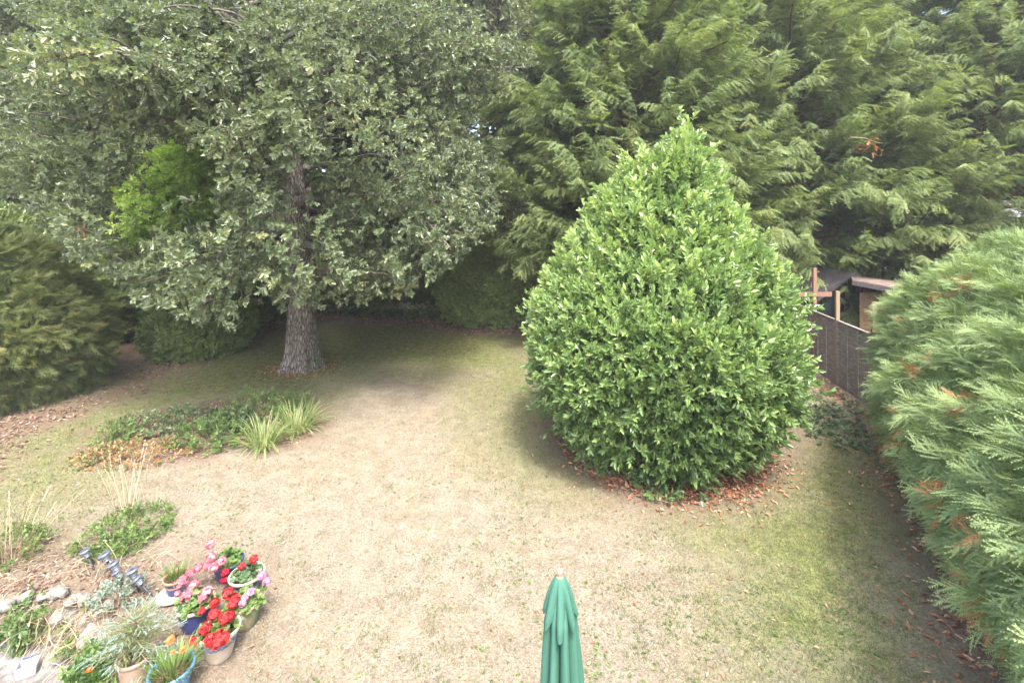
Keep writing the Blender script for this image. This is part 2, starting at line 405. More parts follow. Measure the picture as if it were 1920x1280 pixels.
def broadleaf(seed, trunk, r0, h0, h1, reach, nl, ns, nt, step, tw, zmin, droop=.6, elev=(.0, .9), tws=1.0, reject=None, hard=None, shell=None, tri_len=(.45, 1.0), side_len=(1.0, 2.2), azr=(0, 2 * pi)):
    """trunk is a point list; reach(frac of height) gives limb length. Returns branch tubes and crown leaves."""
    rng = np.random.default_rng(seed)
    tubes = []; P = []; D = []; C = []
    z = trunk[:, 2]
    for i in range(nl):
        fr = (i + rng.uniform(0, 1)) / nl
        h = h0 + (h1 - h0) * fr
        k = min(max(np.searchsorted(z, h) - 1, 0), len(z) - 2); u = (h - z[k]) / (z[k + 1] - z[k])
        p0 = trunk[k] * (1 - u) + trunk[k + 1] * u
        az = azr[0] + (i * 2.39996 + rng.normal(0, .35)) % (azr[1] - azr[0])
        el = elev[0] + (elev[1] - elev[0]) * fr + rng.normal(0, .1)
        Ll = reach(fr) * rng.uniform(.8, 1.12)
        pts = grow(rng, p0, (cos(az) * cos(el), sin(az) * cos(el), sin(el)), Ll, 9, droop * (1 - .6 * fr), .10)
        rl = r0 * .34 * (1 - .6 * fr)
        if hard is not None:
            bad = np.where(hard(pts))[0]; bad = bad[bad > 1]
            if len(bad):
                cut = bad[0]
                if cut < 4: continue
                u_ = np.linspace(0, cut - 1, 9); pts = np.stack([np.interp(u_, np.arange(9), pts[:, c_]) for c_ in range(3)], 1)
        tubes.append(tube(pts, np.linspace(rl, .018, 9), 6))
        cl = rng.normal(0, .05)
        for j in range(ns):
            t = .22 + .78 * ((j + rng.uniform(0, 1)) / ns)
            q, qd = at(pts, t)
            sd = 1 if j % 2 else -1
            side = np.cross(qd, [0, 0, 1.]); side = side / (np.linalg.norm(side) + 1e-6) * sd
            d = nrm(qd * rng.uniform(.4, 1.1) + side * rng.uniform(.4, 1.1) + np.array([0, 0, rng.uniform(-.15, .75)]))
            l2 = rng.uniform(*side_len) * (1.15 - .6 * t)
            p2 = grow(rng, q, d, l2, 6, droop * .8, .16)
            if hard is not None and hard(p2).any(): continue
            tubes.append(tube(p2, np.linspace(.028, .008, 6), 4))
            c2 = cl + rng.normal(0, .08)
            for k2 in range(nt):
                t2 = .15 + .85 * ((k2 + rng.uniform(0, 1)) / nt)
                q2, qd2 = at(p2, t2)
                d2 = nrm(qd2 * .9 + rng.normal(0, .75, 3) + np.array([0, 0, .1]))
                l3 = rng.uniform(*tri_len) * (1.1 - .4 * t2)
                p3 = grow(rng, q2, d2, l3, 4, .5, .2)
                if hard is not None and hard(p3).any(): continue
                if k2 % 2 == 0: tubes.append(tube(p3, [.008, .006, .004, .002], 3))
                m = max(2, int(l3 / step))
                for e in range(m):
                    q3, qd3 = at(p3, (e + rng.uniform(.2, 1)) / m)
                    P.append(q3 + rng.normal(0, .05, 3)); D.append(nrm(qd3 + rng.normal(0, .6, 3) + np.array([0, 0, -.12]))); C.append(c2)
    if shell:
        nc, m_, R0 = shell; H = trunk[-1, 2]
        for i in range(nc):
            fr = rng.random() ** 1.1; h = 2.5 + (H - 2.5) * fr; az = rng.uniform(0, 2 * pi)
            rr = R0 * math.sqrt(max(.05, 1 - .85 * fr ** 2.2)) * rng.uniform(.62, 1.02) * (.78 + .44 * float(fbm(np.array(cos(az) * 2 + 5 + h * .4), np.array(sin(az) * 2 + 7 + h * .6), seed, 3)))
            tx = np.interp(h, trunk[:, 2], trunk[:, 0]); c_ = np.array([tx + rr * cos(az), rr * sin(az), h])
            o_ = np.array([cos(az), sin(az), 0]); cs = rng.uniform(.28, .55)
            q_ = rng.normal(0, 1, (m_, 3)) * cs * (.75, .75, .55); cc = rng.normal(0, .10)
            for q3 in q_:
                P.append(c_ + q3); D.append(nrm(o_ * .6 + q3 / cs * .6 + rng.normal(0, .4, 3) + np.array([0, 0, -.1]))); C.append(cc)
            g_ = grow(rng, c_ - o_ * 1.3 + np.array([0, 0, -.3]), o_ + np.array([0, 0, .25]), 1.5, 5, .2, .2)
            if hard is None or not hard(g_).any(): tubes.append(tube(g_, np.linspace(.018, .005, 5), 4))
    P = np.array(P); D = np.array(D); C = np.array(C)
    keep = P[:, 2] > zmin(np.hypot(P[:, 0], P[:, 1]), rng)
    if reject is not None: keep &= ~reject(P, rng)
    P, D, C = P[keep], D[keep], C[keep]
    n = len(P)
    Mx = frames(D, np.array([0, 0, 1.]) + rng.normal(0, .4, (n, 3)))
    cr = scatter(tw, rng, Mx, P, tws * rng.uniform(.75, 1.2, n), .5 + C + rng.normal(0, .07, n))
    return join(tubes), cr, n

def trunk_pts(pts): return np.array(pts, float)
def trunk_mesh(pts, rad, sides=28, roots=0.0, seed=0, nz=60):
    """fluted tapering trunk with root flare"""
    rng = np.random.default_rng(seed); pts = np.asarray(pts, float)
    zz = pts[:, 2]; zs = np.concatenate([np.linspace(zz[0], 1.2, 22), np.linspace(1.2, zz[-1], nz)[1:]])
    X = np.interp(zs, zz, pts[:, 0]); Yv = np.interp(zs, zz, pts[:, 1]); Rr = np.interp(zs, zz, rad)
    ph = rng.uniform(0, 6, 4); v = []
    for x, y, r, z in zip(X, Yv, Rr, zs):
        fl = math.exp(-max(z, 0) * 2.2)
        for k in range(sides):
            a = k / sides * 2 * pi
            rt = (max(0, sin(a * 5 + ph[0])) ** 1.5 + .5 * max(0, sin(a * 3 + ph[1]))) * roots * fl
            rr = r * (1 + .05 * sin(3 * a + ph[2] + z * .5) + .03 * sin(7 * a + ph[3] + z) + rt + roots * .25 * fl)
            v.append((x + rr * cos(a), y + rr * sin(a), z))
    f = []
    for i in range(len(zs) - 1):
        for k in range(sides):
            k2 = (k + 1) % sides; f.append((i * sides + k, i * sides + k2, (i + 1) * sides + k2, (i + 1) * sides + k))
    return polys(v, f)

def proj(P, o=(0, 0, 0)):
    W_ = P + np.asarray(o); y = np.maximum(W_[:, 1], .1)
    return 960 + FPX * W_[:, 0] / y, HOR + FPX * (CAMZ - W_[:, 2]) / y

# --- the big oak
OX, OY = G(565, 690)
otr = trunk_pts([(0, 0, -.1), (0, 0, 1.2), (.03, .0, 2.8), (-.12, .05, 4.4), (-.38, .1, 6.4), (-1.0, .15, 8.6), (-1.9, .2, 10.8), (-2.6, .3, 13.4)])
def oak_hard(P):
    x, y = proj(P, (OX, OY, 0))
    low = y > np.interp(x, [0, 80, 150, 240, 330, 420, 530, 620, 740, 860, 930, 1010], [345, 415, 490, 540, 590, 600, 575, 565, 555, 480, 410, 360])
    right = x > np.interp(y, [0, 150, 300, 400, 500, 600], [1010, 1000, 960, 930, 930, 900])
    e2 = (((x - 572) / 32) ** 2 + ((y - 560) / 125) ** 2 < 1) & (np.hypot(P[:, 0], P[:, 1]) > .8)
    e1 = ((x - 325) / 100) ** 2 + ((y - 380) / 110) ** 2 < 1
    return low | right | e2 | e1
def oak_reject(P, rng):
    x, y = proj(P, (OX, OY, 0))
    e = np.minimum.reduce([((x - a) / c) ** 2 + ((y - b) / d) ** 2 for a, b, c, d in ((335, 312, 85, 58), (290, 385, 85, 60), (238, 440, 48, 60), (375, 385, 60, 45))])
    e = e + (fbm(x / 16, y / 16, 12, 3) - .5) * 1.6
    op = (e < 1) & (rng.random(len(P)) < .975)
    e2 = ((x - 572) / 34) ** 2 + ((y - 560) / 130) ** 2          # trunk shows through
    op |= (e2 < 1) & (rng.random(len(P)) < np.where(y > 588, .99, np.where(y > 505, .45, .90)))
    e3 = ((x - 550) / 26) ** 2 + ((y - 360) / 75) ** 2
    op |= (e3 < 1) & (P[:, 1] < 0.2) & (rng.random(len(P)) < .94)
    e4 = ((x - 440) / 36) ** 2 + ((y - 20) / 40) ** 2
    op |= (e4 < 1) & (P[:, 1] < 0.2) & (rng.random(len(P)) < .9)
    low = y > np.interp(x, [0, 80, 150, 240, 330, 420, 530, 620, 740, 860, 930, 1010], [330, 400, 480, 530, 585, 605, 575, 560, 555, 480, 410, 360])
    right = x > np.interp(y, [0, 150, 300, 400, 500, 600], [1010, 1000, 960, 930, 930, 900])
    op |= (y < -50) & (rng.random(len(P)) < .80)
    op |= (P[:, 2] > 10.3) & (rng.random(len(P)) < .5)
    return op | low | right
t_, c_, n_ = broadleaf(11, otr, .42, 2.7, 13.0, lambda f: 7.4 - 3.2 * f ** 2 if f > .1 else 5.5, 54, 17, 7, .105, TW_OAK,
                       lambda r, g: 2.25 + 0 * r, droop=.6, elev=(.05, .95), reject=oak_reject, hard=oak_hard, tws=1.0, shell=(900, 24, 6.3))
print('oak twigs', n_)
oak = thing('oak_tree', (OX, OY, 0), 'big oak with thick grooved grey trunk rising from the lawn, left of centre', 'tree', 'oaks and other broadleaf trees')
tm = obj('trunk', trunk_mesh(otr, [.46, .40, .37, .33, .28, .24, .18, .10], 44, .40, 3), M['bark'], oak, True)
obj('branch', t_, M['branch'], tm, True)
obj('crown', c_, M['oak'], oak)

# --- woodland broadleaf mother, copied behind
wtr = trunk_pts([(0, 0, -.1), (.05, 0, 3), (-.1, .1, 7), (.15, 0, 12), (.1, .1, 16)])
tw_, cw_, n_ = broadleaf(23, wtr, .3, 4.4, 15.5, lambda f: 5.2 - 2.6 * f ** 2, 38, 13, 6, .14, TW_OAKF, lambda r, g: 3.3 + 0 * r, droop=.4, elev=(.15, 1.0))
print('wood twigs', n_)
wx, wy = -3.0, 21.0
wood = thing('broadleaf_tree', (-1.3, 23.0, 0), 'pale grey green oak with slim trunk behind the big oak, right of it', 'tree', 'oaks and other broadleaf trees', 2.0, 1.25)
tk = obj('trunk', trunk_mesh(wtr, [.32, .24, .19, .12, .05], 16, .3, 5, 20), M['branch'], wood, True)
obj('branch', tw_, M['branch'], tk, True)
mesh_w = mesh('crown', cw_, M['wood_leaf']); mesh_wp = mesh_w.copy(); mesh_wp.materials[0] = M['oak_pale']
link('crown', mesh_wp, wood)
def wood_copy(x, y, rz, s, label, dark=True):
    c = copy_tree(wood, (x, y, 0), rz, s, label, 'oaks and other broadleaf trees')
    for ch in c.children:
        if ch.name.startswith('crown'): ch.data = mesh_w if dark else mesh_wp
    return c
wood_copy(-18.5, 18.0, .7, (1.0, 1.0, .9), 'grey green broadleaf tree at the left edge, behind the bronze conifer', False)
wood_copy(-15.6, 24.5, 3.1, 1.0, 'shaded broadleaf tree behind the lime green tree')
wood_copy(-10.5, 28.5, 1.0, 1.05, 'broadleaf tree in the gap behind and right of the lime green tree')
wood_copy(-6.0, 26.0, 4.4, 1.05, 'tall shaded broadleaf tree straight behind the big oak')
wood_copy(3.2, 27.0, 1.3, 1.05, 'dark broadleaf tree between the pale oak and the yews')
wood_copy(-21.5, 21.5, 2.2, 1.0, 'pale broadleaf tree behind the left edge tree', False)
wood_copy(-24.0, 25.0, 5.2, 1.1, 'broadleaf tree far back in the top left corner')
wood_copy(8.0, 30.0, 2.6, 1.2, 'broadleaf tree far back behind the middle yew')
wood_copy(-1.0, 34.0, .2, 1.25, 'farthest broadleaf tree seen between oak and yews')
wood_copy(-15.0, 35.0, 1.9, 1.25, 'farthest broadleaf tree behind the left wood')

# --- lime green tree
ltr = trunk_pts([(0, 0, -.1), (0, 0, 2), (.1, 0, 4.5), (0, .1, 7.2)])
tl_, cl_, n_ = broadleaf(31, ltr, .12, 1.8, 6.6, lambda f: 1.5 + .5 * sin(f * 3) - .7 * f, 34, 9, 6, .12, TW_SHRUB, lambda r, g: 2.0 + 0 * r, droop=.3, elev=(.2, 1.1), tws=1.0, side_len=(.6, 1.2))
lime = thing('lime_green_tree', (-13.6, 18.8, 0), 'small bright lime green tree showing through a gap in the oak', 'tree', s=1.25)
tk = obj('trunk', tube(ltr, [.12, .1, .07, .03], 10), M['branch'], lime, True); obj('branch', tl_, M['branch'], tk)
obj('crown', cl_, M['lime'], lime)

# --- yews
def make_yew(seed, h1=14.5, reach=6.2):
    rng = np.random.default_rng(seed)
    tr = trunk_pts([(0, 0, -.1), (.05, 0, 3), (.1, .1, 8), (0, 0, h1)])
    tubes = []; P = []; D = []; C = []
    nl = 92
    for i in range(nl):
        fr = (i + rng.uniform(0, 1)) / nl; h = 2.7 + (h1 - 2.9) * fr
        az = i * 2.39996 + rng.normal(0, .3); el = rng.uniform(-.05, .35) + .55 * fr
        Ll = reach * (1 - .62 * fr ** 1.4) * rng.uniform(.72, 1.12)
        pts = grow(rng, (0, 0, h), (cos(az) * cos(el), sin(az) * cos(el), sin(el)), Ll, 8, .45, .10)
        tubes.append(tube(pts, np.linspace(.07 * (1 - .5 * fr), .02, 8), 5))
        cl = rng.normal(0, .07); ns = int(23 * (1.15 - .5 * fr))
        for j in range(ns):
            t = .25 + .75 * (j + rng.uniform(0, 1)) / ns
            q, qd = at(pts, t); side = nrm(np.cross(qd, [0, 0, 1.])) * (1 if j % 2 else -1)
            d = nrm(qd * rng.uniform(.6, 1.2) + side * rng.uniform(.1, .85) + np.array([0, 0, rng.uniform(.05, .8)]))
            P.append(q); D.append(d); C.append(cl + rng.normal(0, .07))
    for i in range(1000):
        fr = rng.random() ** 1.15; h = 3.0 + (h1 - 3.4) * fr; az = rng.uniform(0, 2 * pi)
        rr = reach * (1 - .70 * fr ** 1.4) * rng.uniform(.55, .98) * (.75 + .5 * float(fbm(np.array(cos(az) * 2 + 5 + h * .3), np.array(sin(az) * 2 + 7 + h * .5), seed, 3)))
        P.append(np.array([rr * cos(az), rr * sin(az), h + rng.normal(0, .2)])); a2 = az + rng.normal(0, .5)
        D.append(nrm(np.array([cos(a2), sin(a2), rng.uniform(.1, 1.0)]))); C.append(rng.normal(0, .09))
    P = np.array(P); D = np.array(D); C = np.array(C); n = len(P)
    s = rng.uniform(.65, 1.2, n)
    return tr, join(tubes), scatter(PL_YEW, rng, frames(D, np.array([0, 0, 1.]) + rng.normal(0, .3, (n, 3))), P, s, .47 + C)
ytr, ytb, ycr = make_yew(41)
print('yew faces', len(ycr.t))
yew = thing('yew_tree', (4.6, 18.6, 0), 'wide feathery yew behind the bay bush, left one of the yews', 'tree', 'yews at the back of the garden')
tk = obj('trunk', trunk_mesh(ytr, [.42, .33, .22, .08], 18, .3, 8, 24), M['yewbark'], yew, True)
obj('branch', ytb, M['yewbark'], tk, True)
obj('crown', ycr, M['yew'], yew)
YG = 'yews at the back of the garden'
copy_tree(yew, (11.6, 19.6, 0), 2.2, (1, 1, 1.02), 'feathery yew standing behind the dark sheds', YG)
copy_tree(yew, (18.6, 18.2, 0), 4.1, (1.02, 1.02, 1.05), 'feathery yew at the right edge above the cypress hedge', YG)
copy_tree(yew, (7.6, 24.5, 0), 5.3, 1.1, 'taller yew in the second row, behind and between the first two', YG)
copy_tree(yew, (25.5, 22.5, 0), .9, 1.1, 'tall yew in the top right corner, far back', YG)
copy_tree(yew, (16.2, 25.5, 0), 3.3, 1.12, 'tall yew of the second row in the upper right', YG)
# dead red branch in the yew
rd = np.random.default_rng(5)
bx, by, bz = (1635 - 960) / FPX * 13.3, 13.3, CAMZ + (HOR - 268) / FPX * 13.3
n = 26
P = rd.normal(0, 1, (n, 3)) * (.20, .12, .14)
db = thing('dead_branch', (bx, by, bz), 'small dead branch with bright rusty red foliage caught in the yew', 'dead branch')
obj('stem', tube([(-.55, .1, .18), (-.2, .02, .14), (.1, 0, .02), (.3, 0, -.02)], [.012, .01, .008, .004], 5), M['twig'], db)
obj('dead_foliage', scatter(SP_YEW, rd, frames(rd.normal(0, 1, (n, 3)) + (0, 0, -.5), (0, 0, 1.)), P, .6, .5 + rd.normal(0, .2, n)), M['dead'], db)

copy_tree(db, ((150 - 960) / FPX * 8.3, 8.3, CAMZ + (HOR - 432) / FPX * 8.3), 1.2, .55, 'small coral red sprig of dead leaves in the oak above the bronze conifer')

# --- rounded shrubs of the boundary
def make_shrub(seed, r, h, n, tw, tws=1.0, tint=.5, under=.75):
    """irregular dome: r plan radius, h height"""
    rng = np.random.default_rng(seed)
    u = rng.uniform(0, 1, n); az = rng.uniform(0, 2 * pi, n)
    z = h * (u ** .9) ; prof = np.interp(u, [0, .12, .35, .6, .85, 1], [under, .9, 1, .88, .55, .05])
    lump = .80 + .42 * fbm(np.cos(az) * 2.2 + 9 + u * 3.1, np.sin(az) * 2.2 + u * 3.3 + 4, seed)
    dep = 1 - .38 * rng.random(n) ** 2.0
    rr = r * prof * lump * dep
    P = np.stack([rr * np.cos(az), rr * np.sin(az), np.maximum(z * (.9 + .25 * lump - .12), .05)], -1)
    nn = np.stack([np.cos(az), np.sin(az), .2 + 1.1 * u], -1)
    D = nrm(nn + rng.normal(0, .45, (n, 3)))
    cl = (lump - 1) * .5
    return scatter(tw, rng, frames(D, np.array([0, 0, 1.]) + rng.normal(0, .4, (n, 3))), P, tws * rng.uniform(.7, 1.25, n), tint + cl + rng.normal(0, .08, n))
SG = 'evergreen shrubs along the back of the garden'
shr_mesh = mesh('foliage', make_shrub(51, 2.4, 3.2, 6500, TW_SHRUB, 1.25), M['laurel'])
def stems(seed, r, h, k=7):
    rng = np.random.default_rng(seed); ts = []
    for i in range(k):
        a = rng.uniform(0, 6.28)
        ts.append(tube(grow(rng, (.15 * cos(a), .15 * sin(a), -.02), (cos(a) * .5, sin(a) * .5, 1), h * .85, 6, .1, .1), np.linspace(.04, .012, 6), 6))
    return join(ts)
st_mesh = mesh('stems', stems(3, 2, 3), M['branch'])
sx, sy = G(925, 612)
shrub = thing('evergreen_shrub', (sx, sy + 1.5, 0), 'large rounded dark evergreen shrub at the far end of the lawn', 'shrub', SG)
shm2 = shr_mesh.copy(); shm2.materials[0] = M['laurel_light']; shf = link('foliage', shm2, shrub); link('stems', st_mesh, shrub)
for x, y, rz, s, lb in [
    (-10.4, 15.4, 1.0, (.62, .62, .72), 'mid green shrub just beyond the bronze conifer at the left edge'),
    (-11.6, 18.6, 2.2, (.7, .7, .85), 'second shrub beyond the bronze conifer, under the oak branches'),
    (-11.9, 22.6, 3.0, (.9, .9, 1.0), 'third shrub along the left boundary, half in shadow'),
    (-8.6, 26.6, 4.0, (1.0, 1.0, 1.2), 'shadowy shrub left of the oak trunk at the far lawn edge'),
    (-4.6, 27.6, 5.0, (1.0, 1.0, 1.3), 'shadowy shrub seen just right of the oak trunk'),
    (3.4, 23.0, 5.6, (1.1, 1.1, 1.5), 'dark shrub right of the large rounded shrub, behind the bay bush'),
    (-.2, 28.0, .6, (1.1, 1.1, 1.6), 'tall shadowy shrub behind the large rounded shrub'),
    (8.0, 20.6, 1.7, (1.1, 1.1, 1.3), 'dark shrub under the yews, right of the bay bush top'),
    (12.5, 22.6, 2.9, (1.2, 1.1, 1.5), 'dark shrub under the yews behind the sheds'),
    (17.0, 22.0, 4.3, (1.2, 1.1, 1.6), 'dark shrub under the yews behind the cypress hedge top'),
    (-15.5, 18.8, 5.1, (1.2, 1.2, 1.2), 'shrub behind the left boundary below the lime green tree'),
    (-17.0, 14.0, .2, (1.2, 1.2, 1.5), 'shrub behind the bronze conifer at the left edge')]:
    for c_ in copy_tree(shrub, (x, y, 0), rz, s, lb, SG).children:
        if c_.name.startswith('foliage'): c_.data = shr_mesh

# --- the bay bush
def make_bay():
    rng = np.random.default_rng(61)
    zk = [0.05, .35, .8, 1.4, 2.0, 2.5, 2.8, 3.1, 3.35, 3.8, 4.25, 4.7, 5.15, 5.6]
    rk = [1.38, 1.66, 1.97, 2.26, 2.38, 2.30, 2.18, 1.98, 1.76, 1.42, 1.20, .92, .60, .18]
    cx = lambda z: np.interp(z, [0, 2.8, 3.4, 3.9, 4.4, 4.9, 5.4, 5.9], [.0, .04, .14, .06, .09, .27, .46, .68])
    P = []; D = []; C = []
    ncl = 860
    for i in range(ncl):
        while True:
            z = rng.uniform(.05, 5.7); r = np.interp(z, zk, rk)
            az = rng.uniform(0, 2 * pi)
            hole = float(fbm(np.array(cos(az) * 4 + 11 + z * 1.7), np.array(sin(az) * 4 + 3 - z * 1.3), 64, 2))
            if rng.random() < (r + .35) / 2.9 and hole > .40: break
        o = np.array([cos(az), sin(az), 0])
        rr = max(.05, (r - .26) * (rng.uniform(.82, 1.0) + .30 * (float(fbm(np.array(cos(az) * 2.2 + 5 + z * .5), np.array(sin(az) * 2.2 + 9 + z * .9), 63, 2)) - .5)))
        c = np.array([cx(z) + rr * cos(az), rr * sin(az), z])
        m = 32; cs = rng.uniform(.18, .34); tall = rng.uniform(1.0, 2.0)
        q = rng.normal(0, 1, (m, 3)) * (cs * .62, cs * .62, cs * tall * .62)
        q += o * 0.05
        P.append(c + q); D.append(nrm(o * rng.uniform(.3, .9) + np.array([0, 0, .75]) + q * 1.6 / cs * .45 + rng.normal(0, .25, (m, 3))))
        C.append(np.full(m, rng.normal(0, .10)) + .10 * q[:, 2] / (cs * tall))
    n_body = sum(len(q_) for q_ in P)
    # spires at the top and on the shoulders
    for (x, y, z, h) in [(.62, 0, 5.05, .70), (.88, .1, 5.1, .75), (.36, .1, 4.95, .6), (-.05, 0, 4.65, .6), (-.78, -.1, 4.15, .85), (-.95, 0, 3.8, .7), (-.7, .2, 4.0, .6), (-1.3, -.1, 3.4, .6), (-1.75, -.2, 2.8, .55), (1.25, 0, 4.4, .5), (1.75, 0, 3.3, .8), (2.0, -.1, 2.9, .65), (2.15, 0, 2.6, .5), (.4, -.9, 4.2, .6), (1.0, -.9, 3.9, .6), (-.3, -1.1, 3.6, .6)]:
        m = 60; t = rng.random(m)
        q = np.stack([rng.normal(0, .18, m) * (1.15 - t), rng.normal(0, .18, m) * (1.15 - t), t * h * 1.15 - .3], -1)
        P.append(np.array([x, y, z]) + q); D.append(nrm(np.array([0, 0, 1.]) + q * (1.5, 1.5, 0) + rng.normal(0, .25, (m, 3)))); C.append(np.full(m, .12) + .1 * t)
    for i in range(230):
        z = rng.uniform(.5, 5.2); az = rng.uniform(0, 2 * pi); r = np.interp(z, zk, rk) * rng.uniform(.92, 1.02); m = 13; t = np.arange(m) / m; h = rng.uniform(.3, .6)
        r -= .18; base = np.array([cx(z) + r * cos(az), r * sin(az), z]); ax = nrm(np.array([cos(az) * .45, sin(az) * .45, 1.]) + rng.normal(0, .12, 3))
        P.append(base + ax * (t * h)[:, None] + rng.normal(0, .035, (m, 3))); D.append(nrm(ax + rng.normal(0, .28, (m, 3)))); C.append(np.full(m, rng.uniform(.02, .2)) + .1 * t)
    n_sprout = sum(len(q_) for q_ in P)
    # inner fill
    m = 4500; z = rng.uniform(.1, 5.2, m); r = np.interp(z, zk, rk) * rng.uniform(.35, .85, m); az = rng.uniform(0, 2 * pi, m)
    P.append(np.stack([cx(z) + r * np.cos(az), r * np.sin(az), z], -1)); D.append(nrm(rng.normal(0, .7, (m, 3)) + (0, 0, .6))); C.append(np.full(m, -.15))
    P = np.concatenate(P); D = np.concatenate(D); C = np.concatenate(C)
    rr = np.hypot(P[:, 0] - cx(P[:, 2]), P[:, 1]); lim = np.interp(P[:, 2], zk, rk) * (.90 + .30 * fbm(np.cos(np.arctan2(P[:, 1], P[:, 0])) * 2.6 + P[:, 2] * .8 + 20, np.sin(np.arctan2(P[:, 1], P[:, 0])) * 2.6 - P[:, 2] * .9 + 30, 67, 3)) + .07
    k = (P[:, 2] > .08) & ((rr < lim) | (np.arange(len(P)) >= n_body) & (np.arange(len(P)) < n_sprout)); P, D, C = P[k], D[k], C[k]; n = len(P); print('bay shoots', n)
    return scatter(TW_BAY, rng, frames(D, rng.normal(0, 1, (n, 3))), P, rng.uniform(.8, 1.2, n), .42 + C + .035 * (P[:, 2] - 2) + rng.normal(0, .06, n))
BX, BY = 2.66, 8.75
bay = thing('bay_bush', (BX, BY, 0), 'big cone shaped bay bush with glossy bright green leaves in mid lawn', 'bush')
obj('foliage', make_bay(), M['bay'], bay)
rb = np.random.default_rng(62)
obj('stems', join([tube(grow(rb, (.3 * cos(a), .3 * sin(a), -.02), (cos(a) * .45, sin(a) * .45, 1), 3.2, 7, .05, .08), np.linspace(.055, .015, 7), 7) for a in np.linspace(0, 6, 9)] + [tube([(0, 0, -.02), (.1, 0, 3), (.25, 0, 5.6)], [.09, .06, .02], 8)]), M['branch'], bay, True)

# --- cypress hedges
def make_hedge(seed, S0, dirv, L, zk, rk, n, fr, tint, nside, up=.35, sweep=(0, 0, 0), sc=(.75, 1.25), amp=.32):
    """hedge along a spine, with a rounded end at S0; nside = +1/-1 side that faces the garden"""
    rng = np.random.default_rng(seed)
    S0 = np.array(S0, float); dv = np.array(dirv, float); dv /= np.linalg.norm(dv); nv = np.array([-dv[1], dv[0]]) * nside
    zmax = zk[-1]
    out_P = []; out_D = []; out_C = []
    ztab = np.linspace(0, zmax, 200)
    rt = np.interp(ztab, zk, rk); ds = np.hypot(np.gradient(rt), np.gradient(ztab)); cum = np.cumsum(ds); cum /= cum[-1]
    z = np.interp(rng.random(n), cum, ztab); r = np.interp(z, zk, rk)
    slope = -(np.interp(z + .05, zk, rk) - np.interp(z - .05, zk, rk)) / .1
    per = L + pi * 1.2 + L * .35; u = rng.random(n) * per
    base = np.zeros((n, 2)); o = np.zeros((n, 2))
    a = u < L; base[a] = S0 + dv * u[a][:, None]; o[a] = nv
    b = (u >= L) & (u < L + pi * 1.2); th = (u[b] - L) / 1.2
    base[b] = S0; o[b] = nv * np.cos(th)[:, None] - dv * np.sin(th)[:, None]
    c = u >= L + pi * 1.2; base[c] = S0 + dv * ((u[c] - L - pi * 1.2) / .35)[:, None]; o[c] = -nv
    q = base + o * r[:, None]
    bump = fbm(q[:, 0] * 1.1 + z * 1.3, q[:, 1] * 1.1 + z * 1.9 + 40, seed, 3) - .5
    bump2 = fbm(q[:, 0] * 3 + z * 3.3, q[:, 1] * 3 - z * 2.9 + 70, seed + 9, 2) - .5
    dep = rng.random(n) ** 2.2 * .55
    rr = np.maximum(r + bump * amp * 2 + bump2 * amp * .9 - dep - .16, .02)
    P = np.concatenate([base + o * rr[:, None], (z + bump2 * .1)[:, None]], 1)
    sl = np.clip(slope, -1, 4)
    nn = np.concatenate([o, sl[:, None] * .8], 1)
    D = nrm(nrm(nn) + np.array([0, 0, up]) + np.array(sweep) + rng.normal(0, .45, (n, 3)))
    k = P[:, 2] > .06
    P, D = P[k], D[k]; n = len(P)
    nh = np.array([0, 0, 1.]) + nn[k] * .5 + rng.normal(0, .75, (n, 3))
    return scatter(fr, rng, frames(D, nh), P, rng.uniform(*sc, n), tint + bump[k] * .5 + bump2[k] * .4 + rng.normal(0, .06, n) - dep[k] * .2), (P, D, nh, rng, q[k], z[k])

LZ = [0, .5, 1.1, 1.8, 2.4, 2.9, 3.3, 3.6, 3.8]; LR = [1.35, 1.62, 1.85, 1.90, 1.62, 1.26, .86, .46, .05]
hs0, hdv = (8.22, 7.65), (-.485, -.875)
lt, aux = make_hedge(71, hs0, hdv, 8.5, LZ, LR, 32000, FR_LEY, .46, -1, up=.22, sweep=(-.12, 0, 0), sc=(.5, 1.1), amp=.42)
hedge = thing('cypress_hedge', (hs0[0], hs0[1], 0), 'tall blue green cypress hedge down the right side, with orange dead patches', 'hedge')
lt.v -= np.array([hs0[0], hs0[1], 0])
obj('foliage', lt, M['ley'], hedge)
P, D, nh, rg, q, z = aux
dm = fbm(q[:, 0] * 1.7 + 30, q[:, 1] * 1.7 + z * 2.1, 99, 2) + rg.random(len(P)) * .05 - (z > 2.7) * .06
px_, py_ = proj(P)
seeds = [(1668, 820), (1650, 850), (1690, 860), (1720, 830), (1680, 960), (1760, 710), (1780, 550), (1835, 557), (1855, 790), (1800, 930), (1860, 1090), (1890, 1010), (1740, 1010), (1650, 790), (1905, 1170), (1700, 985), (1690, 880)]
sel = np.zeros(len(P), bool)
for sx_, sy_ in seeds:
    dd = np.hypot(px_ - sx_, py_ - sy_); cand = np.where((dd < 24) & (D[:, 0] < .9))[0]
    if len(cand): 
        near = cand[np.argsort(P[cand, 1] ** 2 + P[cand, 0] ** 2)][:16]; sel[near] = True
k = sel | (dm > np.quantile(dm, .994)); nk = int(k.sum())
Dd = nrm(D[k] + (0, 0, -.35) + rg.normal(0, .6, (nk, 3))); Pd = P[k] + D[k] * .20 - np.array([hs0[0], hs0[1], 0])
obj('dead_sprays', scatter(FR_LEY, rg, frames(Dd, nh[k]), Pd, rg.uniform(.35, .65, nk), .5 + rg.normal(0, .2, nk)), M['dead'], hedge, label='rusty orange dead sprays on the cypress hedge')
hd = np.array(hdv)
obj('trunk', join([tube([(*(hd * (.4 + 1.0 * i)), -.02), (*(hd * (.45 + 1.0 * i)), 3.2)], [.07, .02], 7) for i in range(8)]), M['branch'], hedge)

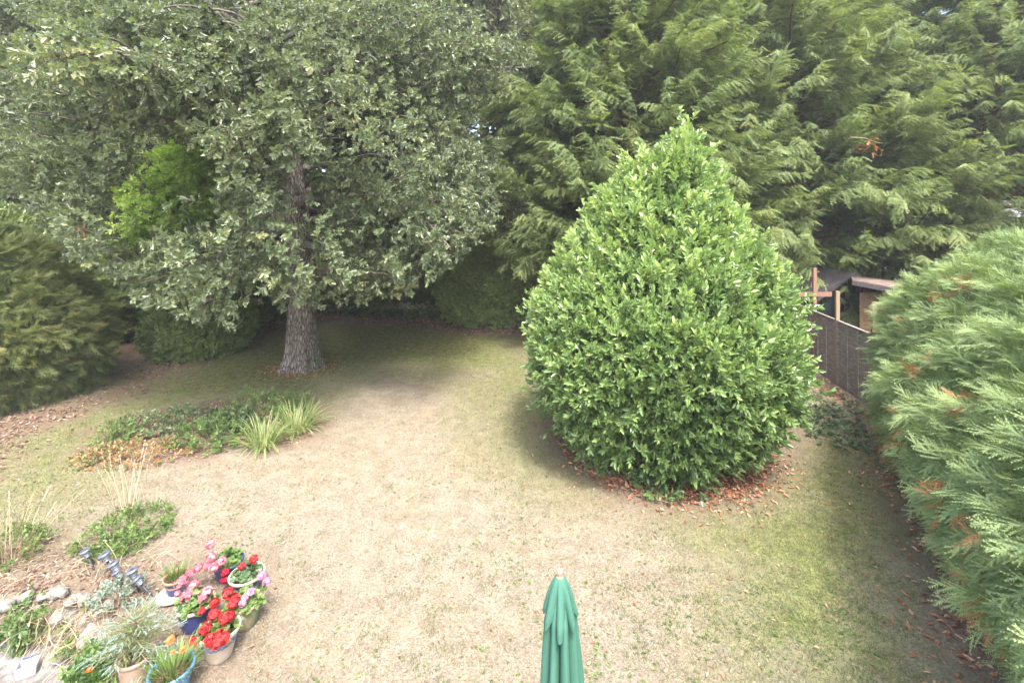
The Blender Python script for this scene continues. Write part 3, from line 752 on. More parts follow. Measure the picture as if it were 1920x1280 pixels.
ls0, ldv = (-12.5, 11.5), (-.38, -.92)
lt, aux = make_hedge(81, ls0, ldv, 5.5, [0, .4, .95, 1.85, 2.75, 3.3, 3.7, 3.95], [1.7, 1.95, 2.1, 2.0, 1.6, 1.15, .7, .05], 17000, FR_LEY, .42, 1, up=.15, amp=.55, sc=(.65, 1.25))
lc = thing('bronze_conifer', (ls0[0], ls0[1], 0), 'bushy dark conifer with bronze brown tips at the left edge', 'conifer')
lt.v -= np.array([ls0[0], ls0[1], 0])
obj('foliage', lt, M['conifer_l'], lc)
obj('trunk', join([tube([(*(np.array(ldv) * (.3 + 1.3 * i)), -.02), (*(np.array(ldv) * (.3 + 1.3 * i)), 3.5)], [.10, .02], 7) for i in range(4)]), M['branch'], lc)

# ------------------------------------------------------------------ ground
def inpoly(x, y, poly):
    r = np.zeros(np.shape(x), bool); n = len(poly); j = n - 1
    for i in range(n):
        xi, yi = poly[i]; xj, yj = poly[j]
        with np.errstate(divide='ignore', invalid='ignore'):
            c = ((yi > y) != (yj > y)) & (x < (xj - xi) * (y - yi) / (yj - yi + 1e-12) + xi)
        r ^= c; j = i
    return r
def sdist(x, y, poly):
    d = np.full(np.shape(x), 1e9)
    for (ax, ay), (bx_, by_) in zip(poly, poly[1:] + poly[:1]):
        ex, ey = bx_ - ax, by_ - ay; t = np.clip(((x - ax) * ex + (y - ay) * ey) / (ex * ex + ey * ey), 0, 1)
        d = np.minimum(d, np.hypot(x - ax - t * ex, y - ay - t * ey))
    return np.where(inpoly(x, y, poly), d, -d)
def soft(x, y, pix, w_, world=False):
    poly = pix if world else [G(*p) for p in pix]
    return np.clip(sdist(x, y, poly) / w_ * .5 + .5, 0, 1)

# outline of zones on the ground, given where the photo shows them
Z_SOIL_L = [(-60, 900), (-60, 800), (235, 728), (330, 660), (520, 600), (640, 575), (830, 575), (1000, 590), (1010, 625), (900, 628), (760, 612), (640, 600), (540, 612), (420, 648), (300, 700), (200, 752), (60, 812), (0, 850)]
Z_SOIL_R = [(1520, 700), (1560, 720), (1640, 800), (1900, 800), (2100, 1300), (1815, 1300), (1765, 1180), (1725, 1080), (1685, 960), (1655, 890), (1600, 770), (1530, 740)]
Z_BAY = [(1010, 800), (1060, 870), (1140, 925), (1210, 950), (1300, 955), (1400, 930), (1470, 880), (1510, 830), (1500, 760), (1050, 740)]
Z_BED = [(150, 860), (190, 800), (300, 770), (430, 745), (540, 745), (605, 790), (590, 825), (500, 842), (440, 838), (380, 862), (290, 875), (180, 872)]
Z_POTS = [(-60, 1300), (-60, 1010), (90, 1000), (300, 1010), (500, 1030), (515, 1100), (480, 1250), (440, 1300)]
Z_MOSS1 = [(-60, 900), (200, 750), (430, 650), (640, 610), (980, 620), (1010, 700), (1015, 800), (1060, 890), (960, 850), (900, 700), (740, 690), (620, 720), (560, 760), (440, 745), (300, 770), (170, 850), (0, 1000), (-60, 1000)]
Z_MOSS2 = [(1500, 830), (1640, 790), (1680, 930), (1700, 1080), (1740, 1180), (1790, 1300), (1440, 1300), (1400, 1150), (1380, 1060), (1290, 1010), (1440, 920)]
PATIO = [(-12, 5.15), (-6.2, 5.12), (-5.3, 5.1), (-4.62, 5.0), (-4.3, 4.72), (-4.05, 4.4), (-3.9, 3.5), (-3.9, 1.5), (-12, 1.5)]
PZ = -.38

def zones(x, y):
    n1 = fbm(x * .9, y * .9, 3) - .5; n2 = fbm(x * 4, y * 4, 13) - .5
    wx_ = x + n1 * 1.2 + n2 * .35; wy_ = y + (fbm(x * .9 + 50, y * .9, 5) - .5) * 1.2 + n2 * .3
    moss = np.maximum(soft(wx_, wy_, Z_MOSS1, 1.6), soft(wx_, wy_, Z_MOSS2, .9) * .95)
    soil = np.maximum.reduce([soft(wx_, wy_, Z_SOIL_L, .7), soft(x + n2 * .5, y, Z_SOIL_R, .35), soft(x + n2 * .3, y + n2 * .3, Z_BAY, .5), soft(wx_, wy_, Z_BED, .3), soft(x + n2 * .5, y + n2 * .5, Z_POTS, .5) * .62])
    far = np.clip((y - 24) / 2, 0, 1) + np.clip((-x - 11.5 + .0 * y) / 1, 0, 1) + np.clip((x - 9.5) / 1, 0, 1)
    soil = np.clip(np.maximum(soil, far), 0, 1)
    return moss, soil
xs = np.concatenate([[-300, -150, -80, -40, -25], np.arange(-17, 14, .11), [16, 25, 45, 90, 180, 300]])
ys = np.concatenate([[-300, -100, -40, -10, 0], np.arange(1.5, 13, .11), np.arange(13, 30, .2), [33, 40, 60, 100, 180, 300]])
gx, gy = np.meshgrid(xs, ys)
gz = (fbm(gx * .7, gy * .7, 31) - .5) * .05 + (fbm(gx * 5, gy * 5, 33, 2) - .5) * .012
pm = inpoly(gx, gy, PATIO); gz = np.where(pm, PZ - .04, gz)
nx, ny = len(xs), len(ys)
gi = np.arange(nx * ny).reshape(ny, nx)
quads = np.stack([gi[:-1, :-1], gi[:-1, 1:], gi[1:, 1:], gi[1:, :-1]], -1).reshape(-1, 4)
gt = T(np.stack([gx, gy, gz], -1).reshape(-1, 3), quads.ravel(), np.full(len(quads), 4))

m, nt, out = newmat('lawn_ground'); L = nt.links.new; N = nt.nodes.new
def attr(nm):
    a = N('ShaderNodeAttribute'); a.attribute_name = nm; return a.outputs['Fac']
tc = N('ShaderNodeTexCoord')
def noise(sc, det=6, rl=.6, stretch=None):
    n = N('ShaderNodeTexNoise'); n.inputs['Scale'].default_value = sc; n.inputs['Detail'].default_value = det; n.inputs['Roughness'].default_value = rl
    if stretch:
        mp = N('ShaderNodeMapping'); mp.inputs['Scale'].default_value = stretch; L(tc.outputs['Object'], mp.inputs[0]); L(mp.outputs[0], n.inputs['Vector'])
    else: L(tc.outputs['Object'], n.inputs['Vector'])
    return n.outputs[0]
def mixc(f, a, b, mode='MIX'):
    x = N('ShaderNodeMixRGB'); x.blend_type = mode
    if isinstance(f, (int, float)): x.inputs[0].default_value = f
    else: L(f, x.inputs[0])
    for i, q in ((1, a), (2, b)):
        if isinstance(q, tuple): x.inputs[i].default_value = (*q, 1)
        else: L(q, x.inputs[i])
    return x.outputs[0]
def mth(op, a, b=None, cl=False):
    x = N('ShaderNodeMath'); x.operation = op; x.use_clamp = cl
    for i, q in ((0, a), (1, b)):
        if q is None: continue
        if isinstance(q, (int, float)): x.inputs[i].default_value = q
        else: L(q, x.inputs[i])
    return x.outputs[0]
fine = noise(42, 8, .72)
dry = ramp(nt, [(.28, (.125, .100, .070)), (.43, (.20, .170, .126)), (.57, (.270, .236, .182)), (.74, (.375, .342, .285))], fine)
fine2 = noise(30, 8, .72)
mos = ramp(nt, [(.28, (.058, .068, .026)), (.44, (.112, .126, .046)), (.58, (.172, .180, .072)), (.74, (.26, .245, .125))], fine2)
soi = ramp(nt, [(.32, (.055, .036, .026)), (.5, (.14, .095, .070)), (.68, (.26, .195, .15))], noise(26, 8, .75))
patch = ramp(nt, [(.50, (0, 0, 0)), (.64, (1, 1, 1))], noise(1.3, 6, .66))
speck = ramp(nt, [(.56, (0, 0, 0)), (.68, (1, 1, 1))], noise(9, 5, .7))
base = mixc(mth('MULTIPLY', mth('ADD', mth('MULTIPLY', patch.outputs[0], .75), .22), speck.outputs[0]), dry.outputs[0], (.115, .14, .05))
ochre = ramp(nt, [(.45, (0, 0, 0)), (.7, (1, 1, 1))], noise(.8, 4, .6))
worn = ramp(nt, [(.42, (0, 0, 0)), (.62, (1, 1, 1))], noise(3.4, 7, .7))
base = mixc(mth('MULTIPLY', worn.outputs[0], .7), base, mixc(1.0, base, (.66, .62, .58), 'MULTIPLY'))
base = mixc(mth('MULTIPLY', ochre.outputs[0], .25), base, mixc(1.0, base, (1.0, .80, .50), 'MULTIPLY'))
mm_ = ramp(nt, [(.36, (.62, .62, .62)), (.64, (1.35, 1.32, 1.25))], noise(5.5, 7, .7))
mosc = mixc(1.0, mos.outputs[0], mm_.outputs[0], 'MULTIPLY')
mf = mth('MULTIPLY', attr('moss'), mth('ADD', mth('MULTIPLY', noise(2.6, 6, .65), 1.5), .3), True)
base = mixc(mf, base, mosc)
base = mixc(attr('soil'), base, soi.outputs[0])
p = N('ShaderNodeBsdfPrincipled'); L(base, p.inputs['Base Color']); p.inputs['Roughness'].default_value = .95; p.inputs['Specular IOR Level'].default_value = .1
b = N('ShaderNodeBump'); b.inputs['Strength'].default_value = .6; b.inputs['Distance'].default_value = .02
L(noise(55, 8, .75), b.inputs['Height']); L(b.outputs[0], p.inputs['Normal']); L(p.outputs[0], out.inputs[0])
M['ground'] = m
gm = mesh('ground', gt, m, True)
mo, sol = zones(gx, gy)
for nm, arr in (('moss', mo), ('soil', sol)):
    a = gm.attributes.new(nm, 'FLOAT', 'POINT'); a.data.foreach_set('value', arr.ravel().astype(np.float32))
go = link('ground', gm); tag(go, 'parched beige lawn going green and mossy towards the trees and hedge', 'lawn', kind='structure')

# patio slab below the rock wall
def slab(poly, z0, z1):
    n = len(poly); v = [(x, y, z0) for x, y in poly] + [(x, y, z1) for x, y in poly]
    return polys(v, [tuple(range(n, 2 * n))[::-1] if False else tuple(range(n, 2 * n))] + [(i, (i + 1) % n, (i + 1) % n + n, i + n) for i in range(n)])
M['concrete'] = noisemat('old_concrete', [(.30, (.07, .062, .055)), (.44, (.13, .12, .11)), (.56, (.21, .20, .19)), (.72, (.34, .33, .32))], scale=7, detail=10, rough=.95, bump=.7, bscale=40, rl=.72)
po = obj('patio', slab([(x - .03 if x < -5 else x - .05, y - .02) for x, y in PATIO][::-1], PZ - .06, PZ), M['concrete'])
tag(po, 'rough grey weathered concrete patio in the bottom left corner', 'patio', kind='structure')

# ------------------------------------------------------------------ grass, weeds and fallen leaves on the lawn
rg = np.random.default_rng(101)
def lawn_points(n, y0=3.9, y1=22, pw=1.0):
    """points spread so that the near lawn gets more"""
    t = rg.random(n); Y = y0 * (y1 / y0) ** (t ** pw); X = (rg.random(n) * 2.3 - 1.15) * Y
    z = (fbm(X * .7, Y * .7, 31) - .5) * .05
    k = (~inpoly(X, Y, PATIO)) & (X > -13) & (X < 10); return X[k], Y[k], z[k]
X, Y, z = lawn_points(520000)
mo, sol = zones(X, Y)
pn = fbm(X * 1.5 + 9, Y * 1.5, 77, 3); sp = fbm(X * 7, Y * 7, 78, 2)
k = rg.random(len(X)) > sol * .93; X, Y, z, mo, pn, sp = [a[k] for a in (X, Y, z, mo, pn, sp)]
n = len(X)
green = np.clip(mo * (.7 + .7 * pn) + np.clip((pn - .47) * 5, 0, 1) * np.clip((sp - .46) * 6, 0, 1) * .8, 0, 1)
isg = rg.random(n) < green
tint = np.where(isg, rg.uniform(.0, .42, n), rg.uniform(.5, 1.0, n) - mo * .15)
Ls = np.where(isg, rg.uniform(.018, .04, n), rg.uniform(.015, .045, n)) * (1 + .05 * Y)
el = np.where(isg, rg.uniform(.4, 1.3, n), rg.uniform(.05, .7, n)); az = rg.uniform(0, 2 * pi, n)
D = np.stack([np.cos(az) * np.cos(el), np.sin(az) * np.cos(el), np.sin(el)], -1)
blade = polys([(-.055, 0, 0), (.055, 0, 0), (0, 1, 0)], [(0, 1, 2)])
gr = inst(blade, frames(D, rg.normal(0, 1, (n, 3)) + (0, 0, .8)), np.stack([X, Y, z], -1), Ls, tint)
tag(obj('grass', gr, M['blade']), 'short straw coloured and green grass blades all over the lawn', 'grass', kind='stuff')

# weed rosettes in the lawn
ros = [twig(rs, leaf(.035, .018, .1, .2, 'obov'), 9, .012, 88, 60, stem=0) for _ in range(3)]
X, Y, z = lawn_points(22000, y1=15); mo, sol = zones(X, Y); pn = fbm(X * 1.2 + 3, Y * 1.2, 88, 3)
k = (sol < .3) & (rg.random(len(X)) < np.clip((pn - .40) * 1.5, 0, .5)); X, Y, z = X[k], Y[k], z[k]; n = len(X); print('weeds', n)
wd = scatter(ros, rg, frames(np.tile([0, 0, 1.], (n, 1)) + rg.normal(0, .15, (n, 3)), rg.normal(0, 1, (n, 3))), np.stack([X, Y, z + .004], -1), rg.uniform(.25, .62, n), rg.uniform(.2, .9, n))
tag(obj('lawn_weeds', wd, M['herb']), 'tiny green weeds dotted through the dry lawn', 'weeds', kind='stuff')

dl = [join([inst(leaf(1, .45, f, c, 'ell'), frames(np.array([[0, 1., 0]]), np.array([[0, 0, 1.]])), np.array([[0, 0, 0.]]))]) for f, c in ((.3, .3), (-.2, -.3), (.5, .1), (.15, .5))]
def litter(name, pts, size, mat, label, wk=None):
    X, Y = pts; n = len(X); z = (fbm(X * .7, Y * .7, 31) - .5) * .05 + rg.uniform(.006, .03, n)
    az = rg.uniform(0, 2 * pi, n); D = np.stack([np.cos(az), np.sin(az), rg.normal(0, .2, n)], -1)
    o = obj(name, scatter(dl, rg, frames(D, np.array([0, 0, 1.]) + rg.normal(0, .28, (n, 3))), np.stack([X, Y, z], -1), rg.uniform(.7, 1.25, n) * size, rg.uniform(0, 1, n)), mat)
    return tag(o, label, 'fallen leaves', kind='stuff')
def fill(pix, n, spread=.35, dens=None):
    poly = [G(*p) for p in pix]; a = np.array(poly); lo, hi = a.min(0) - .8, a.max(0) + .8
    X = rg.uniform(lo[0], hi[0], n); Y = rg.uniform(lo[1], hi[1], n)
    s = sdist(X + (fbm(X * 2, Y * 2, 55) - .5) * .7, Y, poly)
    k = rg.random(n) < np.clip(s / spread * .5 + .5, 0, 1) ** 1.5
    return X[k], Y[k]
# ring under the bay bush, thicker in front and to the right
n = 6800; a = rg.uniform(0, 2 * pi, n); rr = 1.32 + np.abs(rg.normal(0, .38, n)) * (1 + .35 * np.cos(a - .2)) - .5 * rg.random(n)
litter('bay_leaf_litter', (BX + rr * np.cos(a), BY + rr * np.sin(a) - .12), .075, M['litter_o'], 'orange brown fallen leaves ringed under the bay bush')
litter('boundary_leaf_litter', fill(Z_SOIL_L[:1] + Z_SOIL_L[1:], 52000, .8), .085, M['litter'], 'brown fallen leaves along the left and far lawn edge')
litter('hedge_leaf_litter', fill(Z_SOIL_R, 20000, .5), .07, M['litter_o'], 'brown fallen leaves on the soil below the cypress hedge')
litter('bank_leaf_litter', fill([(-40, 1130), (-40, 1040), (120, 1035), (260, 1060), (330, 1110), (330, 1200), (250, 1150)], 5200, .3), .05, M['litter'], 'pale brown leaves on the bank around the garden lights')
litter('bed_leaf_litter', fill(Z_BED, 1800, .25), .06, M['litter_o'], 'rusty fallen leaves in the flower bed')
X, Y, z = lawn_points(1100, y1=20); litter('scattered_leaf_litter', (X, Y), .045, M['litter_o'], 'single fallen leaves dotted over the lawn')
litter('oak_leaf_litter', fill(Z_MOSS1, 5200, 1.2), .055, M['litter'], 'scattered dry oak leaves on the mossy grass around the oak')
a_ = rg.uniform(0, 2 * pi, 700); r_ = .55 + np.abs(rg.normal(0, .35, 700)); litter('trunk_leaf_litter', (OX + r_ * np.cos(a_), OY + r_ * np.sin(a_)), .06, M['litter_o'], 'rusty leaves gathered round the foot of the oak')
# ivy carpet at the far edge
ip = fill([(600, 590), (640, 572), (830, 570), (1000, 590), (1000, 606), (900, 602), (760, 598)], 5500, .6)
n = len(ip[0])
iv = scatter(ros, rg, frames(np.tile([0, 0, 1.], (n, 1)) + rg.normal(0, .4, (n, 3)), rg.normal(0, 1, (n, 3))), np.stack([ip[0], ip[1], rg.uniform(.02, .16, n)], -1), rg.uniform(2.5, 4.5, n), rg.uniform(0, .9, n))
tag(obj('ivy_carpet', iv, M['wood_leaf']), 'dark ivy carpet on the ground at the shady far end', 'ivy', kind='stuff')
ip = fill([(1490, 800), (1530, 740), (1600, 770), (1620, 850), (1560, 830)], 2600, .6); n = len(ip[0])
iv = scatter(ros, rg, frames(np.tile([0, 0, 1.], (n, 1)) + rg.normal(0, .4, (n, 3)), rg.normal(0, 1, (n, 3))), np.stack([ip[0], ip[1], rg.uniform(.01, .06, n)], -1), rg.uniform(1.2, 2.4, n), rg.uniform(0, .9, n))
tag(obj('weed_patch', iv, M['herb_dark']), 'low green weeds between the bay bush and the fence', 'weeds', kind='stuff')

# ------------------------------------------------------------------ flower bed and border plants
def herb(name, px, py, r, h, n, lf, mat, label, cat='plant', seed=0, up=.6, tws=1.0, tint=.5, wx=1.0, rz=0.0, z=0.0, nl=9, tl=.12, group=None, stem=True):
    rng = np.random.default_rng(seed + 500); X, Y = G(px, py, z)
    tw = [twig(rng, lf, nl, tl, 80, 25, stem=.002) for _ in range(3)]
    u = rng.random(n) ** .5; a = rng.uniform(0, 2 * pi, n); lump = .7 + .6 * fbm(np.cos(a) * 2 + 8, np.sin(a) * 2 + 3, seed)
    rr = u * r * lump; zz = h * (1 - .75 * u ** 2) * rng.uniform(.35, 1.05, n) * (.75 + .5 * fbm(rr * np.cos(a) * 5 + 3, rr * np.sin(a) * 5 + 9, seed + 2))
    P = np.stack([rr * np.cos(a) * wx, rr * np.sin(a), zz], -1)
    D = nrm(P * (1, 1, .3) / max(r, .01) + np.array([0, 0, up]) + rng.normal(0, .35, (n, 3)))
    o = thing(name, (X, Y, z), label, cat, group, rz)
    obj('foliage', scatter(tw, rng, frames(D, rng.normal(0, 1, (n, 3)) + (0, 0, 1)), P, tws * rng.uniform(.7, 1.25, n), tint + rng.normal(0, .15, n)), mat, o)
    if stem:
        obj('stems', join([tube([(0, 0, -.02), (x * .5, y * .5, zq * .6), (x, y, zq)], [.006, .004, .002], 4) for x, y, zq in P[:min(n, 60)]]), M['twig'], o)
    return o
SL = leaf(.05, .028, .15, .2, 'obov'); FL = leaf(.055, .02, .1, .2, 'obov'); RL = leaf(.065, .05, .15, .15, 'ell')
herb('fern_bush', 480, 785, .55, .62, 210, FL, M['herb'], 'fresh green feathery bush at the right end of the flower bed', 'bush', 1, tws=1.1, wx=1.3)
herb('fern_bush', 545, 775, .40, .42, 120, FL, M['herb'], 'smaller feathery bush behind the strap leaved clump in the bed', 'bush', 11, tws=1.1)
herb('leafy_plant', 395, 830, .50, .34, 180, SL, M['herb'], 'bright green leafy plant in the middle of the flower bed', 'plant', 2, tws=1.2, wx=1.4)
herb('leafy_plant', 350, 795, .42, .26, 110, SL, M['herb_dark'], 'dull green leafy plant behind the bright one in the bed', 'plant', 3, tws=1.2, wx=1.5)
herb('leafy_plant', 440, 805, .38, .33, 160, RL, M['herb_dark'], 'dark broad leaved plant between the leafy plant and feathery bush', 'plant', 12, tws=1.0, wx=1.2)
herb('purple_plant', 275, 810, .42, .30, 110, SL, M['herb_dark'], 'purplish green plant left of the middle of the flower bed', 'plant', 4, tws=1.1, tint=.75, wx=1.3)
herb('leafy_plant', 215, 830, .30, .36, 80, FL, M['herb'], 'light green fern like plant at the left end of the bed', 'plant', 5, tws=1.2)
herb('rusty_groundcover', 255, 858, .50, .14, 130, SL, M['red_herb'], 'rusty red and green ground cover along the front of the bed', 'plant', 6, tws=1.0, wx=1.7)
herb('rusty_groundcover', 188, 865, .30, .14, 50, SL, M['red_herb'], 'rusty ground cover at the left front corner of the bed', 'plant', 7, tws=1.0, wx=1.3)
herb('mound_plant', 240, 1000, .42, .20, 190, SL, M['herb'], 'bright green mound plant below the wispy dry grass', 'plant', 8, tws=.8, tint=.6, wx=1.2)
herb('mound_plant', 222, 1030, .24, .10, 80, SL, M['herb'], 'low green plant just behind the garden lights', 'plant', 9, tws=.8)
herb('leafy_weed', 20, 1040, .30, .25, 110, SL, M['herb'], 'green weed clump at the left edge above the rock wall', 'plant', 10, tws=.9)
herb('trunk_sucker', 582, 693, .20, .40, 40, SL, M['herb'], 'little green sucker growing at the foot of the oak', 'plant', 14, tws=1.0)
herb('bay_seedling', 1235, 925, .28, .28, 45, leaf(.07, .03), M['bay'], 'dark leafy shoot in the litter at the front of the bay bush', 'plant', 15, tws=1.2, tint=.1)

def strap(name, px, py, n, L0, L1, mat, label, cat, seed=0, wd=.011, droop=1.3, spread=.6, base=.10, segs=5, z=0.0, tint=(.1, .9), lean=(0, 0), head=False):
    """arching strap leaved clump"""
    rng = np.random.default_rng(seed + 900); X, Y = G(px, py, z); parts = []
    for i in range(n):
        a = rng.uniform(0, 2 * pi); r = base * math.sqrt(rng.random()); Lh = rng.uniform(L0, L1)
        el = rng.uniform(pi / 2 - spread, pi / 2 + .0)
        d = np.array([cos(a) * cos(el) + lean[0], sin(a) * cos(el) + lean[1], sin(el)])
        pts = grow(rng, (r * cos(a), r * sin(a), 0), d, Lh, segs, droop * rng.uniform(.6, 1.3), .03)
        sd = nrm(np.cross(d, [0, 0, 1.]) + 1e-4) * wd * rng.uniform(.7, 1.2)
        v = []; f = []
        for j, q in enumerate(pts):
            w_ = sd * (1 - (j / (segs - 1)) ** 2 * .95); v += [q - w_, q + w_]
            if j: f.append((2 * j - 2, 2 * j - 1, 2 * j + 1, 2 * j))
        c = rng.uniform(*tint); parts.append(polys(v, f, [c] * len(f)))
        if head:
            for e in range(5):
                q, dd = at(pts, .75 + .06 * e); parts.append(polys([q - sd * 2.2, q + sd * 2.2, q + dd * .04 + rng.normal(0, .008, 3)], [(0, 1, 2)], [c]))
    o = obj(name, join(parts), mat); o.location = (X, Y, z)
    return tag(o, label, cat)
strap('strap_leaved_clump', 495, 836, 170, .40, .75, M['strap'], 'arching pale green strap leaved clump, the nearer one in the bed', 'plant', 1, base=.26, droop=1.6)
strap('strap_leaved_clump', 558, 806, 190, .40, .75, M['strap'], 'arching strap leaved clump at the right tip of the bed', 'plant', 2, base=.28, droop=1.6)
strap('strap_leaved_clump', 430, 800, 60, .3, .5, M['strap'], 'small thin strap leaved clump in the middle of the bed', 'plant', 3, base=.2, droop=1.2)
strap('wispy_dry_grass', 235, 968, 26, .55, .98, M['blade_dry'], 'tall wispy straw coloured grass above the bright mound plant', 'grass tuft', 4, wd=.0035, droop=.30, spread=.75, base=.14, lean=(-.25, .1), head=True)
strap('wispy_dry_grass', 285, 950, 8, .5, .8, M['blade_dry'], 'few upright straw stalks right of the wispy grass', 'grass tuft', 5, wd=.003, droop=.15, spread=.3, base=.14, head=True)
strap('wispy_dry_grass', 22, 1052, 60, .35, .95, M['blade_dry'], 'dry grass tuft at the left edge of the picture', 'grass tuft', 6, wd=.004, droop=.6, spread=.7, base=.22, head=True)

# ------------------------------------------------------------------ rock wall with dry tangle
M['rock'] = noisemat('rock', [(.3, (.10, .085, .07)), (.5, (.20, .18, .155)), (.7, (.36, .335, .31))], scale=9, detail=9, rough=.95, bump=.7, bscale=22, rl=.7)
def stone(seed, sx_, sy_, sz_):
    rng = np.random.default_rng(seed); n, mm = 12, 18; v = []
    for i in range(n + 1):
        th = pi * i / n
        for k in range(mm):
            a = 2 * pi * k / mm; d = np.array([sin(th) * cos(a), sin(th) * sin(a), cos(th)])
            rr = .62 + .75 * float(fbm(np.array(d[0] * 2.2 + 5 + seed), np.array(d[1] * 2.2 + d[2] * 2.7 + 5), seed, 4))
            q = np.sign(d) * np.abs(d) ** .8; v.append(q * rr * (sx_, sy_, sz_))
    f = [(i * mm + k, (i + 1) * mm + k, (i + 1) * mm + (k + 1) % mm, i * mm + (k + 1) % mm) for i in range(n) for k in range(mm)]
    return polys(v, f)
wall = thing('rock_wall', (-5, 5.1, PZ), 'low wall of rough pale rocks overgrown with dry stems, beside the patio', 'wall')
rk = np.random.default_rng(201)
edge = PATIO[:6] + [(-3.95, 3.9)]
seg = [(np.array(a), np.array(b)) for a, b in zip(edge[1:], edge[2:])]; edge0 = (np.array([-8.5, 5.15]), np.array([-6.2, 5.12])); seg = [edge0] + seg
kk = 0
for a, b in seg:
    Lg = np.linalg.norm(b - a); m_ = max(1, int(round(Lg / .23)))
    for row in range(2):
        for i in range(m_):
            p_ = a + (b - a) * ((i + .5 + .25 * row * (1 if i % 2 else -1)) / m_) + rk.normal(0, .02, 2)
            o = obj('stone', stone(300 + kk, rk.uniform(.08, .14), rk.uniform(.07, .12), rk.uniform(.06, .10)), M['rock'], wall, True)
            o.location = (p_[0] + 5, p_[1] - 5.1 + .03 + .03 * row, .09 + .19 * row); o.rotation_euler = (rk.normal(0, .2), rk.normal(0, .2), rk.uniform(0, 3)); kk += 1
# capping rocks
for i, (px, py, r) in enumerate([(110, 1110, .085), (142, 1120, .05), (158, 1123, .055), (180, 1126, .055), (50, 1118, .06), (28, 1124, .045), (10, 1135, .07), (80, 1118, .045), (203, 1132, .05), (128, 1130, .04)]):
    X, Y = G(px, py, .05)
    o = obj('capstone', stone(400 + i, r * 1.2, r, r * .8), M['rock'], wall, True); o.location = (X + 5, Y - 5.1, -PZ + .05); o.rotation_euler = (.3 * (i % 3 - 1), .2 * (i % 2), i)
def tangle(cx_, cy_, n, rx, ry, z0, z1, seed):
    rng = np.random.default_rng(seed); parts = []
    for i in range(n):
        p0 = np.array([cx_ + rng.uniform(-rx, rx), cy_ + rng.uniform(-ry, ry), rng.uniform(z0, z1)])
        pts = grow(rng, p0, (rng.normal(0, .7), rng.normal(-.5, .5), rng.normal(.2, .5)), rng.uniform(.15, .5), 6, 1.4, .25)
        sd = rng.normal(0, 1, 3); sd = nrm(sd) * .0028
        v = []; f = []
        for j, q in enumerate(pts):
            v += [q - sd, q + sd]
            if j: f.append((2 * j - 2, 2 * j - 1, 2 * j + 1, 2 * j))
        parts.append(polys(v, f, [rng.uniform(0, 1)] * len(f)))
    return join(parts)
tg = obj('dry_tangle', join([tangle(-5.3, 5.05, 520, 1.2, .10, PZ + .1, .08, 1), tangle(-4.35, 4.8, 180, .3, .25, PZ + .1, .06, 2), tangle(-5.2, 5.5, 240, 1.0, .4, 0, .05, 3)]), M['blade_dry'])
tag(tg, 'tangle of dry straw stems hanging over the rock wall', 'dry stems', kind='stuff')
n = 560; X = rk.uniform(-6.6, -4.0, n); s_ = np.interp(X, [-6.6, -4.6, -4.0], [5.15, 5.02, 4.4]); Y = s_ + rk.normal(0, .09, n) - .06; z = rk.uniform(PZ + .05, .08, n)
kq = fbm(X * 3, z * 5, 66, 2) > .48; X, Y, z = X[kq], Y[kq], z[kq]; n = len(X)
iv = scatter(ros, rk, frames(rk.normal(0, .5, (n, 3)) + (0, -1, .5), rk.normal(0, 1, (n, 3))), np.stack([X, Y, z], -1), rk.uniform(.9, 1.9, n), rk.uniform(0, .9, n))
tag(obj('wall_weeds', iv, M['herb']), 'small green weeds growing out of the rock wall', 'weeds', kind='stuff')
herb('silver_plant', 226, 1128, .20, .16, 60, leaf(.035, .022), M['silver'], 'silvery grey succulent at the end of the rocks by the lights', 'plant', 21, tws=.9)
# white angular block lying on the patio
X, Y = G(52, 1262, PZ)
M['white'] = noisemat('white_plastic', [(.3, (.30, .30, .33)), (.7, (.42, .42, .44))], scale=6, rough=.5)
wb = thing('plastic_tub', (X, Y, PZ), 'white plastic tub lying on the patio in the bottom left corner', 'tub', rz=.5)
sh = [(-.07, -.05), (.07, -.05), (.07, .05), (-.07, .05)]; tp = [(x * 1.2, y * 1.2) for x, y in sh]
v = [(x, y, 0) for x, y in sh] + [(x, y, .11) for x, y in tp] + [(x * .88, y * .88, .11) for x, y in tp] + [(x * .85, y * .85, .015) for x, y in sh]
obj('body', polys(v, [(0, 3, 2, 1)] + [(a + i, a + (i + 1) % 4, a + 4 + (i + 1) % 4, a + 4 + i) for a in (0, 4, 8) for i in range(4)] + [(12, 13, 14, 15)]), M['white'], wb)
M['bluep'] = noisemat('blue_plastic', [(.3, (.05, .06, .3)), (.7, (.08, .1, .4))], scale=6, rough=.4)
obj('clip', box((-.02, .068, .105), (.07, .02, .025)), M['bluep'], wb)

# ------------------------------------------------------------------ fence and sheds
M['fence'] = noisemat('weathered_fence', [(.3, (.12, .10, .085)), (.5, (.20, .17, .145)), (.7, (.30, .265, .23))], scale=5, stretch=(1, 1, 6), rough=.9, bump=.3)
M['post'] = noisemat('new_timber', [(.3, (.19, .13, .08)), (.7, (.30, .215, .14))], scale=6, stretch=(4, 4, .6), rough=.8, bump=.2)
M['redpost'] = noisemat('red_timber', [(.3, (.15, .080, .055)), (.7, (.24, .135, .095))], scale=6, stretch=(1, 4, 4), rough=.8)
fA = np.array(G(1570, 722)); fdir = nrm(np.array([.33, 1.54])); SPN = 1.70
fang = math.atan2(fdir[1], fdir[0])
fence = thing('garden_fence', (fA[0], fA[1], 0), 'brown weathered larch lap fence with tall new timber posts', 'fence')
posts = {0: 2.48, -1: 2.40, 1: 1.85, 2: 1.85, -2: 1.85}
fh = 1.67
